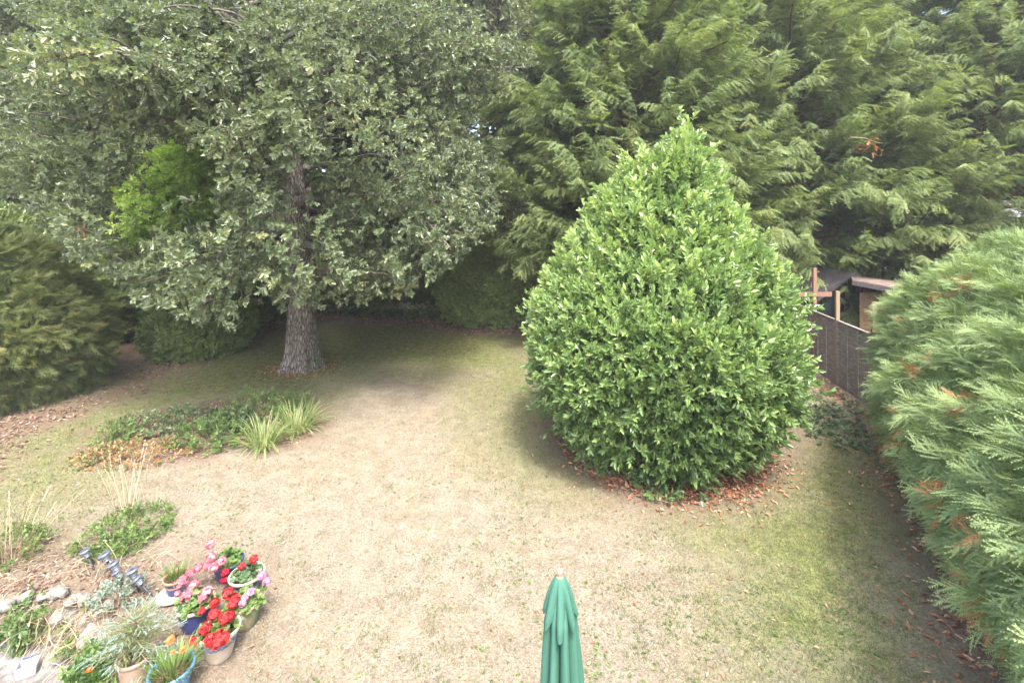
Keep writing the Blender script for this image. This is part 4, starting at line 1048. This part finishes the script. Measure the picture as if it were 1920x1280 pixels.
for k_ in (-2, -1, 0, 1, 2):
    q = fdir * SPN * k_; hgt = posts[k_]
    if k_ == -1: q = fdir * SPN * -1 + np.array([.02, .0])
    obj('post', box((q[0], q[1], hgt / 2 - .02), (.085, .085, hgt + .04), fang), M['post'] if k_ in (0, -1) else M['fence'], fence)
for k_ in (-2, -1, 0, 1):
    a = fdir * (SPN * k_ + .05); b_ = fdir * (SPN * (k_ + 1) - .05); c = (a + b_) / 2; Lp = np.linalg.norm(b_ - a)
    nrmv = np.array([-fdir[1], fdir[0]])
    slats = [box((c[0], c[1], .03), (Lp, .03, .14), fang)]
    ns_ = 13; hh = (fh - .06) / ns_
    for i in range(ns_):
        s_ = box((0, 0, 0), (Lp, .012, hh + .02)); s_.v[:, 1] += s_.v[:, 2] * -.16; ca, sa = cos(fang), sin(fang)
        s_.v[:, :2] = s_.v[:, :2] @ np.array([[ca, sa], [-sa, ca]]); s_.v += np.array([c[0], c[1], .05 + hh * (i + .5)]); slats.append(s_)
    pn_ = obj('panel', join(slats), M['fence'], fence)
    bt = []
    for u in (0.02, .33, .66, .98):
        q = a + (b_ - a) * u
        for sd in (-1, 1): bt.append(box((q[0] + nrmv[0] * .03 * sd, q[1] + nrmv[1] * .03 * sd, fh / 2 + .02), (.035, .022, fh - .02), fang))
    obj('batten', join(bt), M['fence'], pn_); obj('capping', box((c[0], c[1], fh + .035), (Lp, .075, .025), fang), M['fence'], pn_)
# cross shaped timber
cy = 13.6; cxp = (1527 - 960) / FPX * cy
zt = CAMZ - (502 - HOR) / FPX * cy; zb = CAMZ - (551 - HOR) / FPX * cy
cr = thing('timber_cross_post', (cxp, cy, 0), 'reddish upright post with a plank nailed across it, left of the sheds', 'post')
obj('upright', box((0, 0, zt / 2 - .02), (.10, .08, zt + .04)), M['redpost'], cr); obj('crossbar', box((-.03, -.062, zb), (.98, .04, .13)), M['redpost'], cr)

M['felt'] = noisemat('roof_felt', [(.3, (.035, .032, .034)), (.7, (.085, .078, .078))], scale=14, rough=.95, bump=.3)
M['felt_b'] = noisemat('brown_roof_felt', [(.3, (.085, .055, .045)), (.5, (.15, .105, .09)), (.7, (.24, .18, .16))], scale=5, rough=.95, bump=.3)
M['shed_g'] = noisemat('dark_green_boards', [(.3, (.010, .020, .020)), (.7, (.024, .042, .040))], scale=6, stretch=(5, 5, .5), rough=.8)
M['shed_b'] = noisemat('brown_boards', [(.3, (.085, .052, .028)), (.7, (.17, .11, .06))], scale=6, stretch=(1, 1, 7), rough=.85, bump=.2)
M['glass_d'] = noisemat('dark_glass', [(.3, (.01, .012, .014)), (.7, (.02, .022, .024))], scale=3, rough=.1, spec=.8)
def boards(x0, x1, y, z0, z1, vert, w_=.12, th=.02, top=None):
    """cladding boards on a plane y=const; top(x) trims a gable"""
    ps = []
    if vert:
        x = x0
        while x < x1 - .01:
            xe = min(x + w_ - .008, x1); zt_ = top((x + xe) / 2) if top else z1
            ps.append(box(((x + xe) / 2, y, (z0 + zt_) / 2), (xe - x, th, zt_ - z0))); x += w_
    else:
        zq = z0
        while zq < z1 - .01:
            ze = min(zq + w_, z1); bxx = box(((x0 + x1) / 2, y, (zq + ze) / 2), (x1 - x0, th, ze - zq - .006)); bxx.v[:, 1] += (zq + ze - 2 * bxx.v[:, 2]) * -.06; ps.append(bxx); zq += w_
    return join(ps)
# dark green shed, gable end to the garden
gs = thing('dark_green_shed', (11.0, 15.2, 0), 'dark green wooden shed with black felt gable roof behind the fence', 'shed', rz=.12)
W2, DP, EV, RG = 1.15, 2.2, 1.95, 2.70
gab = lambda x: EV + (RG - EV) * (1 - abs(x) / W2) - .03
obj('wall', join([boards(-W2 + .08, W2 - .08, 0, 0, EV, True, top=gab), boards(-W2 + .08, W2 - .08, DP, 0, EV, True, top=gab), box((-W2 + .07, DP / 2, EV / 2), (.03, DP - .04, EV)), box((W2 - .07, DP / 2, EV / 2), (.03, DP - .04, EV))]), M['shed_g'], gs)
def roofslab(p, th=.04):
    n = len(p); v = list(p) + [(x, y, z + th) for x, y, z in p]
    return polys(v, [tuple(range(n))[::-1], tuple(range(n, 2 * n))] + [(i, (i + 1) % n, (i + 1) % n + n, i + n) for i in range(n)])
rf = obj('roof', join([roofslab([(-W2 - .12, -.2, EV - .07), (0, -.2, RG), (0, DP + .2, RG), (-W2 - .12, DP + .2, EV - .07)]), roofslab([(0, -.2, RG), (W2 + .12, -.2, EV - .07), (W2 + .12, DP + .2, EV - .07), (0, DP + .2, RG)])]), M['felt'], gs)
for sd in (-1, 1):
    o = obj('bargeboard', roofslab([(sd * 0, -.225, RG - .10), (sd * (W2 + .12), -.225, EV - .17), (sd * (W2 + .12), -.205, EV - .17), (0, -.205, RG - .10)], .12), M['felt'], rf)
dr = obj('door', boards(-.35, .45, -.028, .05, 1.8, True, .1), M['shed_g'], gs); obj('handle', box((-.25, -.055, .95), (.03, .03, .12)), M['felt'], dr)
# brown shed with pent roof
bs = thing('brown_shed', (11.12, 13.15, 0), 'brown boarded shed with overhanging brown felt roof, half hidden by the hedge', 'shed', rz=-.62)
obj('wall', join([boards(-.95, 1.6, 0, 0, 2.25, False, .13), box((-.95, 1.0, 1.12), (.03, 1.96, 2.24)), box((1.6, 1.0, 1.12), (.03, 1.96, 2.24)), boards(-.93, 1.58, 1.98, 0, 2.2, False, .13)]), M['shed_b'], bs)
rf = obj('roof', roofslab([(-1.20, -.40, 2.60), (2.0, -.40, 2.10), (2.0, 2.2, 2.22), (-1.20, 2.2, 2.52)], .035), M['felt_b'], bs)
obj('fascia', roofslab([(-1.20, -.43, 2.48), (2.0, -.43, 1.98), (2.0, -.405, 1.98), (-1.20, -.405, 2.48)], .125), M['felt'], rf)
obj('corner_board', box((-.98, -.02, 1.12), (.07, .05, 2.24)), M['shed_b'], bs)

# ------------------------------------------------------------------ parasol
M['canvas'] = noisemat('green_canvas', [(.3, (.042, .118, .085)), (.7, (.056, .145, .106))], scale=14, rough=.8, bump=.5, bscale=9, spec=.15, bdist=.012, stretch=(1, 1, .35))
M['finial'] = noisemat('turned_wood', [(.3, (.36, .19, .14)), (.7, (.44, .26, .20))], scale=12, rough=.5)
M['pole'] = noisemat('varnished_wood', [(.3, (.28, .15, .07)), (.7, (.42, .25, .12))], scale=10, stretch=(5, 5, .4), rough=.5)
UY = (CAMZ - 2.35) * FPX / (1072 - HOR); UX = (1050 - 960) / FPX * UY
um = thing('closed_parasol', (UX, UY, 0), 'closed green canvas parasol with round wooden finial, bottom centre', 'parasol')
um.rotation_euler = (0, R(-1.0), 0)
um.location.x = UX + .04
nA = 256
def pleat(zs, Rf, amp, phase, sharp, seed, twist=.3, n=8, zedge=None):
    rng = np.random.default_rng(seed); ph = rng.uniform(-.16, .16, n); am = rng.uniform(.75, 1.2, n)
    v = []
    for i, z_ in enumerate(zs):
        t = i / (len(zs) - 1)
        for k in range(nA):
            a = 2 * pi * k / nA; s_ = a / (2 * pi) * n + phase + twist * t; c = int(math.floor(s_)) % n; f_ = s_ - math.floor(s_)
            f_ = min(max(f_ + ph[c] * sin(pi * f_), 0), 1)
            w_ = (sin(pi * f_)) ** sharp * am[c] + .10 * sin(a * 3 + 4 * t + seed)
            r_ = Rf(t) * (1 - amp(t) + amp(t) * w_)
            zz = z_ + (zedge(t, w_) if zedge else 0)
            v.append((r_ * cos(a), r_ * sin(a), zz))
    f = [(i * nA + k, i * nA + (k + 1) % nA, (i + 1) * nA + (k + 1) % nA, (i + 1) * nA + k) for i in range(len(zs) - 1) for k in range(nA)]
    return polys(v, f)
TOP = 2.33
cz = np.linspace(TOP - .06, 1.02, 90)
obj('canopy', pleat(cz, lambda t: .030 + .042 * min(1, t * 9) ** .7 + .105 * t, lambda t: .10 + .46 * min(1, t * 6), .2, .75, 4, .35), M['canvas'], um, True)
vz = np.linspace(TOP, TOP - .185, 40)
fl = obj('vent_flap', pleat(vz, lambda t: .016 + .082 * min(1, t * 1.15) ** .62 + .006 * t ** 4, lambda t: .05 + .50 * t, .55, 1.25, 9, .02, zedge=lambda t, w_: t ** 2 * (.05 - .085 * w_)), M['canvas'], um, True)
obj('finial', join([lathe([(.001, .033), (.009, .031), (.0155, .023), (.0175, .013), (.0145, .004), (.010, -.003), (.016, -.010)][::-1], 24)]), M['finial'], um, True).location = (0, 0, TOP + .008)
obj('pole', tube([(0, 0, -.02), (0, 0, 1.2), (0, 0, TOP)], .019, 20, cap=True), M['pole'], um, True)

# ------------------------------------------------------------------ pots
def glaze(name, c0, c1, rough=.3): return noisemat(name, [(.3, c0), (.7, c1)], scale=9, rough=rough, spec=.5, bump=.05)
M['navy'] = glaze('navy_glaze', (.022, .030, .105), (.045, .060, .19))
M['blue'] = glaze('pale_blue_glaze', (.06, .17, .31), (.13, .27, .42), .35)
M['cream'] = glaze('cream_glaze', (.36, .29, .22), (.48, .40, .32), .45)
M['terra'] = glaze('pale_terracotta', (.30, .20, .14), (.42, .31, .24), .7)
M['terra_r'] = glaze('terracotta_rim', (.38, .17, .10), (.48, .26, .17), .7)
M['greenpot'] = noisemat('green_brown_glaze', [(.38, (.05, .12, .075)), (.55, (.14, .15, .09)), (.7, (.36, .26, .18))], scale=4, rough=.4, stretch=(1, 1, .7))
M['bandgrey'] = glaze('grey_blue_band', (.25, .28, .34), (.33, .36, .42), .6)
M['bandline'] = glaze('band_lattice', (.07, .09, .15), (.1, .12, .18), .6)
M['stonew'] = noisemat('pale_stone', [(.3, (.25, .24, .22)), (.7, (.40, .39, .36))], scale=12, rough=.9, bump=.3)
def make_pot(o, r, h, body, rim, taper=.62, belly=0.0, ribs=0, band=False):
    rb = r * taper
    def pr(t): return rb + (r * .93 - rb) * t + belly * sin(pi * t) * r
    prof = [(.001, .0), (rb * .97, 0.0)] + [(pr(t), h * .9 * t + .004) for t in np.linspace(0, 1, 10)]
    body_m = lathe(prof, 56)
    if ribs:
        a = np.arctan2(body_m.v[:, 1], body_m.v[:, 0]); body_m.v[:, :2] *= (1 + .02 * np.cos(a * ribs))[:, None]
    pt = obj('pot', body_m, body, o, True)
    obj('rim', lathe([(r * .925, h * .86), (r * .99, h * .865), (r * 1.02, h * .90), (r * 1.02, h * .965), (r, h), (r * .93, h), (r * .885, h * .97), (r * .86, h * .8), (r * .8, h * .5)], 56), rim, pt, True)
    if band:
        z0, z1 = h * .56, h * .80; t0, t1 = z0 / (h * .9), z1 / (h * .9)
        obj('band', lathe([(pr(t0) + .0015, z0), (pr(t0) + .003, z0 + .003), (pr(t1) + .003, z1 - .003), (pr(t1) + .0015, z1)], 56), M['bandgrey'], pt, True)
        ls = []
        for sd in (-1, 1):
            for off in (0, 1):
                for i in range(20):
                    a0 = 2 * pi * (i + off * .35) / 20
                    pts = [((pr(t0 + (t1 - t0) * u) + .0042) * cos(a0 + sd * u * .42), (pr(t0 + (t1 - t0) * u) + .0042) * sin(a0 + sd * u * .42), z0 + (z1 - z0) * u) for u in (.03, .35, .65, .97)]
                    ls.append(tube(pts, .0022, 4))
        obj('lattice', join(ls), M['bandline'], pt)
    n = 30; ang = np.arange(n) / n * 2 * pi; sr = r * .85
    rng = np.random.default_rng(int(r * 1e4)); v = [(0, 0, h * .82)] + [(sr * .5 * cos(t), sr * .5 * sin(t), h * .81 + rng.normal(0, .003)) for t in ang] + [(sr * cos(t), sr * sin(t), h * .79) for t in ang]
    obj('soil', polys(v, [(0, 1 + k, 1 + (k + 1) % n) for k in range(n)] + [(1 + k, 1 + n + k, 1 + n + (k + 1) % n, 1 + (k + 1) % n) for k in range(n)]), M['soil'], o)
    return h * .82
# round scalloped geranium leaf
def gleaf(r=.036):
    v = [(0, 0, 0)]; m_ = 10
    for k in range(m_):
        a = -pi / 2 + .35 + (2 * pi - .7) * k / (m_ - 1); q = r * (1 if k % 2 else .86); v.append((q * cos(a), r * .7 + q * sin(a), .010 * (1 - abs(sin(a))) + (.006 if k % 2 else -.003)))
    return polys(v, [(0, k, k + 1) for k in range(1, m_)])
GL = gleaf()
def petal5(r=.016):
    ps = []
    for k in range(5):
        a = 2 * pi * k / 5; c, s_ = cos(a), sin(a); v = [(0, 0, 0), (r * .45, r * .75, .003), (0, r * 1.05, .001), (-r * .45, r * .75, .003)]
        ps.append(polys([(x * c - y * s_, x * s_ + y * c, z_) for x, y, z_ in v], [(0, 1, 2, 3)], [.1 * sin(k * 3)]))
    return join(ps)
FLR = petal5()
def geranium(o, r, ztop, n, seed, heads, spread=1.0, hgt=.16, tint=.5, mat='geranium'):
    """foliage mound over the pot and flower heads: (dx, dy, dz, radius, material)"""
    rng = np.random.default_rng(seed + 700)
    u = rng.random(n) ** .5; a = rng.uniform(0, 2 * pi, n)
    P = np.stack([u * r * spread * np.cos(a), u * r * spread * np.sin(a), ztop + hgt * (1 - u ** 2 * .7) * rng.uniform(.25, 1.0, n)], -1)
    nd = nrm(P * (1 / r, 1 / r, 0) * .7 + np.array([0, 0, 1.]) + rng.normal(0, .3, (n, 3)))
    lf = inst(GL, frames(rng.normal(0, 1, (n, 3)) * (1, 1, .2) , nd), P, rng.uniform(.6, 1.15, n), tint + rng.normal(0, .2, n))
    obj('foliage', lf, M[mat], o)
    obj('stems', join([tube([(x * .3, y * .3, ztop - .02), (x * .7, y * .7, (ztop + z_) / 2), (x, y, z_)], [.004, .003, .002], 4) for x, y, z_ in P[:50]] +
                      [tube([(dx * .3, dy * .3, ztop), (dx * .8, dy * .8, ztop + dz * .6), (dx, dy, ztop + dz)], .0022, 4) for dx, dy, dz, _, _ in heads]), M[mat], o)
    for dx, dy, dz, hr, mm in heads:
        hr *= 1.2; m_ = 60; d = nrm(rng.normal(0, 1, (m_, 3)) + (0, -.1, .45)); q = d * hr * (.85, .85, .7) * rng.uniform(.55, 1.15, (m_, 1))
        h_ = obj('flower_head', inst(FLR, frames(np.cross(d, rng.normal(0, 1, (m_, 3))), d), q, rng.uniform(.8, 1.25, m_), rng.uniform(.1, .9, m_)), M[mm], o)
        h_.location = (dx, dy, ztop + dz)
def pot_at(px, py, name, label, cat='potted plant', group='potted plants at the edge of the lawn'):
    X, Y = G(px, py); return thing(name, (X, Y, 0), label, cat, group)
def hd_(o, px, py, z_):            # flower head seen at a photo pixel, at height z_
    X, Y = G(px, py, z_); return X - o.location.x, Y - o.location.y

def heads(o, zt, lst):
    r_ = []
    for px, py, z_, hr, mm in lst:
        dx, dy = hd_(o, px, py, z_); r_.append((dx, dy, z_ - zt, hr, mm))
    return r_
o = pot_at(412, 1228, 'potted_geranium', 'cream pot with lattice band holding scarlet geraniums, nearest on the lawn edge')
zt = make_pot(o, .178, .27, M['cream'], M['cream'], .60, .0, band=True)
geranium(o, .17, zt, 130, 1, heads(o, zt, [(400, 1152, .40, .050, 'red'), (422, 1158, .40, .055, 'red'), (431, 1155, .38, .045, 'red'), (385, 1178, .36, .052, 'red'), (395, 1198, .34, .055, 'red'), (415, 1192, .36, .06, 'red'), (406, 1205, .33, .05, 'red'), (420, 1198, .34, .045, 'red'), (362, 1203, .22, .055, 'red')]))
o = pot_at(367, 1172, 'potted_geranium', 'large navy pot with cream rim holding pink geraniums')
zt = make_pot(o, .175, .25, M['navy'], M['cream'], .66, .03)
geranium(o, .17, zt, 130, 2, heads(o, zt, [(340, 1090, .38, .06, 'pink'), (362, 1098, .36, .06, 'pink'), (350, 1118, .33, .055, 'pink'), (388, 1110, .36, .065, 'pink'), (382, 1118, .34, .05, 'pink'), (334, 1112, .26, .03, 'pink'), (355, 1075, .36, .04, 'pink'), (402, 1130, .33, .045, 'red'), (378, 1145, .27, .03, 'red')]), tint=.6)
o = pot_at(459, 1168, 'potted_geranium', 'brown and green glazed pot with red and lilac geraniums, right of the cream pot')
zt = make_pot(o, .155, .24, M['greenpot'], M['terra'], .75, .05, ribs=18)
geranium(o, .15, zt, 110, 3, heads(o, zt, [(428, 1112, .36, .055, 'red'), (440, 1125, .34, .06, 'red'), (436, 1132, .32, .045, 'red'), (470, 1110, .36, .04, 'lilac'), (459, 1120, .34, .035, 'lilac'), (455, 1130, .32, .03, 'lilac'), (490, 1078, .40, .04, 'lilac'), (500, 1090, .38, .035, 'lilac')]), spread=1.25, tint=.75)
o = pot_at(463, 1106, 'potted_geranium', 'wide blue pot with cream rim and two red blooms, rightmost in the back row')
zt = make_pot(o, .185, .20, M['navy'], M['cream'], .62, .04)
geranium(o, .15, zt, 130, 4, heads(o, zt, [(476, 1048, .36, .042, 'red'), (454, 1060, .33, .032, 'red')]), spread=.95, hgt=.13, tint=.35, mat='herb_dark')
o = pot_at(428, 1083, 'potted_geranium', 'all blue pot with pink and crimson geraniums at the back of the group')
zt = make_pot(o, .165, .21, M['navy'], M['navy'], .62, .03)
geranium(o, .15, zt, 110, 5, heads(o, zt, [(394, 1020, .42, .05, 'pink'), (396, 1045, .36, .055, 'pink'), (415, 1052, .34, .055, 'pink'), (402, 1063, .30, .055, 'pink'), (390, 1060, .30, .045, 'pink'), (371, 1064, .28, .048, 'pink'), (423, 1072, .24, .042, 'crimson'), (422, 1085, .16, .042, 'crimson')]), tint=.45)

def tuft(o, zt, r, n, L0, L1, mat, seed, wd=.004, spread=.8, droop=.5, tint=(.1, .9)):
    rng = np.random.default_rng(seed); parts = []
    for i in range(n):
        a = rng.uniform(0, 2 * pi); rr = r * math.sqrt(rng.random()); el = pi / 2 - spread * rr / r * rng.uniform(.5, 1.2); Lh = rng.uniform(L0, L1)
        pts = grow(rng, (rr * cos(a), rr * sin(a), zt), (cos(a) * cos(el), sin(a) * cos(el), sin(el)), Lh, 4, droop, .05); sd = nrm(np.cross(pts[1] - pts[0], [0, 0, 1.]) + 1e-4) * wd
        v = []; f = []
        for j, q in enumerate(pts):
            w_ = sd * (1 - (j / 3) ** 2 * .9); v += [q - w_, q + w_]
            if j: f.append((2 * j - 2, 2 * j - 1, 2 * j + 1, 2 * j))
        parts.append(polys(v, f, [rng.uniform(*tint)] * len(f)))
    return obj('foliage', join(parts), mat, o)
o = pot_at(331, 1116, 'potted_grass', 'small blue pot with terracotta rim holding spiky grassy leaves')
o.location.z = .045
zt = make_pot(o, .13, .18, M['navy'], M['terra_r'], .62)
tuft(o, zt, .10, 150, .09, .20, M['herb'], 31)
X, Y = G(331, 1116)
sa = obj('stone_saucer', lathe([(.001, .0), (.13, 0), (.165, .02), (.17, .045), (.16, .05), (.145, .043), (.001, .040)], 40), M['stonew'], None, True); sa.location = (X - .01, Y - .01, .002)
tag(sa, 'pale round stone base under the small blue pot', 'stone base')
o = pot_at(254, 1272, 'potted_spruce', 'pale terracotta pot holding a dwarf blue spruce with silvery tips')
zt = make_pot(o, .145, .23, M['terra'], M['terra'], .72)
rng = np.random.default_rng(77); ps = []; tbs = []
for i in range(46):
    a = i * 2.4 + rng.normal(0, .2); fr = i / 46; Lb = (.38 - .25 * fr) * rng.uniform(.75, 1.15); z0 = zt + .05 + .30 * fr
    pts = grow(rng, (0, 0, z0), (cos(a), sin(a), .25 + .5 * fr), Lb, 6, .35, .08); tbs.append(tube(pts, np.linspace(.005, .002, 6), 4))
    m_ = int(Lb / .022)
    for j in range(m_):
        q, d = at(pts, (j + .7) / m_); sd = nrm(np.cross(d, [0, 0, 1.])) * (1 if j % 2 else -1)
        ps.append((q, nrm(d + sd * .9 + rng.normal(0, .15, 3)), .25 + .6 * (j / m_) ** 1.6 + rng.normal(0, .12)))
    ps.append((pts[-1], nrm(pts[-1] - pts[-2]), 1))
def needle_twig(rng):
    v = []; f = []
    for i in range(22):
        a = rng.uniform(0, 2 * pi); y = .07 * i / 22; e = rng.uniform(.5, .9); Ln = .020; k = len(v)
        d = np.array([cos(a) * sin(e), cos(e), sin(a) * sin(e)]); p0 = np.array([0, y, 0]); s_ = nrm(np.cross(d, [0, 1, 0])) * .0022
        v += [tuple(p0 - s_), tuple(p0 + s_), tuple(p0 + d * Ln)]; f.append((k, k + 1, k + 2))
    return polys(v, f)
NT = [needle_twig(rng) for _ in range(3)]
obj('foliage', scatter(NT, rng, frames(np.array([p_[1] for p_ in ps]), (0, 0, 1.)), np.array([p_[0] for p_ in ps]), rng.uniform(.9, 1.3, len(ps)), np.array([p_[2] for p_ in ps])), M['spruce'], o)
obj('branch', join(tbs + [tube([(0, 0, zt - .02), (0, 0, zt + .4)], [.012, .004], 6)]), M['twig'], o)
def daisy(o, x, y, z_, r, mat, seed, tilt=(0, 0)):
    rng = np.random.default_rng(seed); n = 18; a = np.arange(n) / n * 2 * pi
    pl = inst(leaf(r, r * .34, .1, -.05, 'ell'), frames(np.stack([np.cos(a), np.sin(a), np.full(n, .25)], -1), (0, 0, 1.)), np.zeros((n, 3)), rng.uniform(.9, 1.1, n), rng.uniform(.2, .8, n))
    h_ = obj('flower_head', pl, mat, o); h_.location = (x, y, z_); h_.rotation_euler = (tilt[0], tilt[1], 0)
    c_ = obj('flower_centre', lathe([(.001, .012), (r * .2, .009), (r * .26, .0)][::-1], 12), M['soil'], h_)
o = pot_at(322, 1300, 'potted_gazania', 'light blue pot with silvery green leaves and orange daisy flowers')
zt = make_pot(o, .175, .24, M['blue'], M['blue'], .7)
tuft(o, zt, .15, 320, .08, .20, M['herb'], 32, wd=.005, spread=.9, tint=(.3, 1.0)); 
for i, (px, py, z_, r_) in enumerate([(320, 1200, .45, .042), (343, 1218, .42, .032), (325, 1222, .40, .022)]):
    dx, dy = hd_(o, px, py, z_); daisy(o, dx, dy, z_, r_, M['orange'], i, (.5, 0))
o = pot_at(246, 1300, 'small_pot', 'small orange terracotta pot at the bottom edge below the spruce')
o.location = (-3.30, 4.0, 0); make_pot(o, .075, .13, M['terra_r'], M['terra_r'], .7)
tuft(o, .1, .05, 40, .05, .10, M['silver'], 33)
o = herb('strawberry_plant', 192, 1264, .17, .18, 60, leaf(.05, .04, .1, .1, 'ell'), M['geranium'], 'broad green leafy plant left of the spruce pot', 'plant', 22, tint=.3, tws=.9)
o = herb('marigold', 168, 1292, .12, .14, 20, leaf(.04, .02), M['herb'], 'low marigold with one orange bloom at the bottom edge', 'plant', 23, tws=.8)
daisy(o, 0.0, 0.0, .17, .035, M['orange'], 7)

# ------------------------------------------------------------------ garden lights
M['grey_pl'] = noisemat('grey_metal', [(.3, (.10, .105, .13)), (.7, (.17, .175, .21))], scale=20, rough=.4, metallic=.4)
M['dark_pl'] = noisemat('dark_plastic', [(.3, (.03, .03, .036)), (.7, (.06, .06, .07))], scale=20, rough=.5)
m, nt, out = newmat('clear_plastic'); p = nt.nodes.new('ShaderNodeBsdfPrincipled'); p.inputs['Base Color'].default_value = (.55, .68, .66, 1); p.inputs['Roughness'].default_value = .15
p.inputs['Transmission Weight'].default_value = .5; nt.links.new(p.outputs[0], out.inputs[0]); M['lens'] = m
lights = [(176, 1067, 162, 1030, 'solar light standing alone at the left end of the row of garden lights'),
          (214, 1078, 198, 1036, 'solar light with twisted stem, second from the left of the row'),
          (233, 1094, 215, 1053, 'solar light in the middle, just above the one with its stake showing'),
          (238, 1099, 220, 1070, 'solar light overlapping the middle one, leaning left with a long stake'),
          (262, 1110, 250, 1066, 'solar light second from the right, behind the nearest one'),
          (285, 1117, 258, 1082, 'solar light nearest the pots, leaning strongly to the left')]
LGr = 'solar garden lights stuck in the bank'
first = None
for i, (bx_, by_, hx, hy, lb) in enumerate(lights):
    X, Y = G(bx_, by_); zh = CAMZ - (hy - HOR) / FPX * Y; xh = (hx - 960) / FPX * Y
    dirv = Vector((xh - X, -.02, zh)); Lh = dirv.length
    if first is None:
        o = link('solar_light', None); first = o; o['category'] = 'garden light'
        # unit height .27: stake, ring stack, lens, cap
        st = obj('stake', tube([(0, 0, -.06), (0, 0, .0), (0, 0, .17)], [.004, .010, .011], 8, cap=True), M['dark_pl'], o, True)
        bd = obj('body', lathe([(.010, .165), (.030, .170), (.033, .178), (.026, .184), (.024, .19)], 20), M['grey_pl'], o, True)
        ln = obj('lens', lathe([(.024, .185), (.030, .20), (.034, .235)], 20), M['lens'], o, True)
        for zr in (.2, .217): obj('ring', lathe([(.030, zr), (.036, zr + .002), (.036, zr + .005), (.030, zr + .007)], 20), M['grey_pl'], ln, True)
        cp = obj('cap', lathe([(.030, .233), (.055, .236), (.060, .242), (.058, .252), (.045, .262), (.040, .264), (.030, .258), (.001, .257)], 24), M['grey_pl'], o, True)
        obj('solar_cell', box((0, 0, .2595), (.030, .030, .003)), M['dark_pl'], cp)
    else:
        o = first.copy(); COL.objects.link(o)
        for ch in list(first.children):
            c = ch.copy(); COL.objects.link(c); c.parent = o
            for g in list(ch.children):
                q = g.copy(); COL.objects.link(q); q.parent = c
    o.location = (X, Y, 0); o.rotation_euler = dirv.to_track_quat('Z', 'Y').to_euler(); s_ = min(max(Lh / .25, .85), 1.15); o.scale = (s_,) * 3
    o['label'] = lb; o['group'] = LGr

# ------------------------------------------------------------------ thin pale volume added to lift the dark tones
hb = link('added_veil', mesh('added_veil', box((0, 0, 13.5), (640, 640, 30.0)))); hb['kind'] = 'stuff'; hb['label'] = 'thin pale veil added over the whole garden to lift its dark tones'; hb['category'] = 'added_veil'
m, nt, out = newmat('veil_air'); v = nt.nodes.new('ShaderNodeVolumePrincipled'); v.inputs['Density'].default_value = .0014; v.inputs['Color'].default_value = (.95, .97, 1, 1); v.inputs['Anisotropy'].default_value = .2
nt.links.new(v.outputs[0], out.inputs['Volume']); hb.data.materials.append(m)
S.cycles.volume_bounces = 0
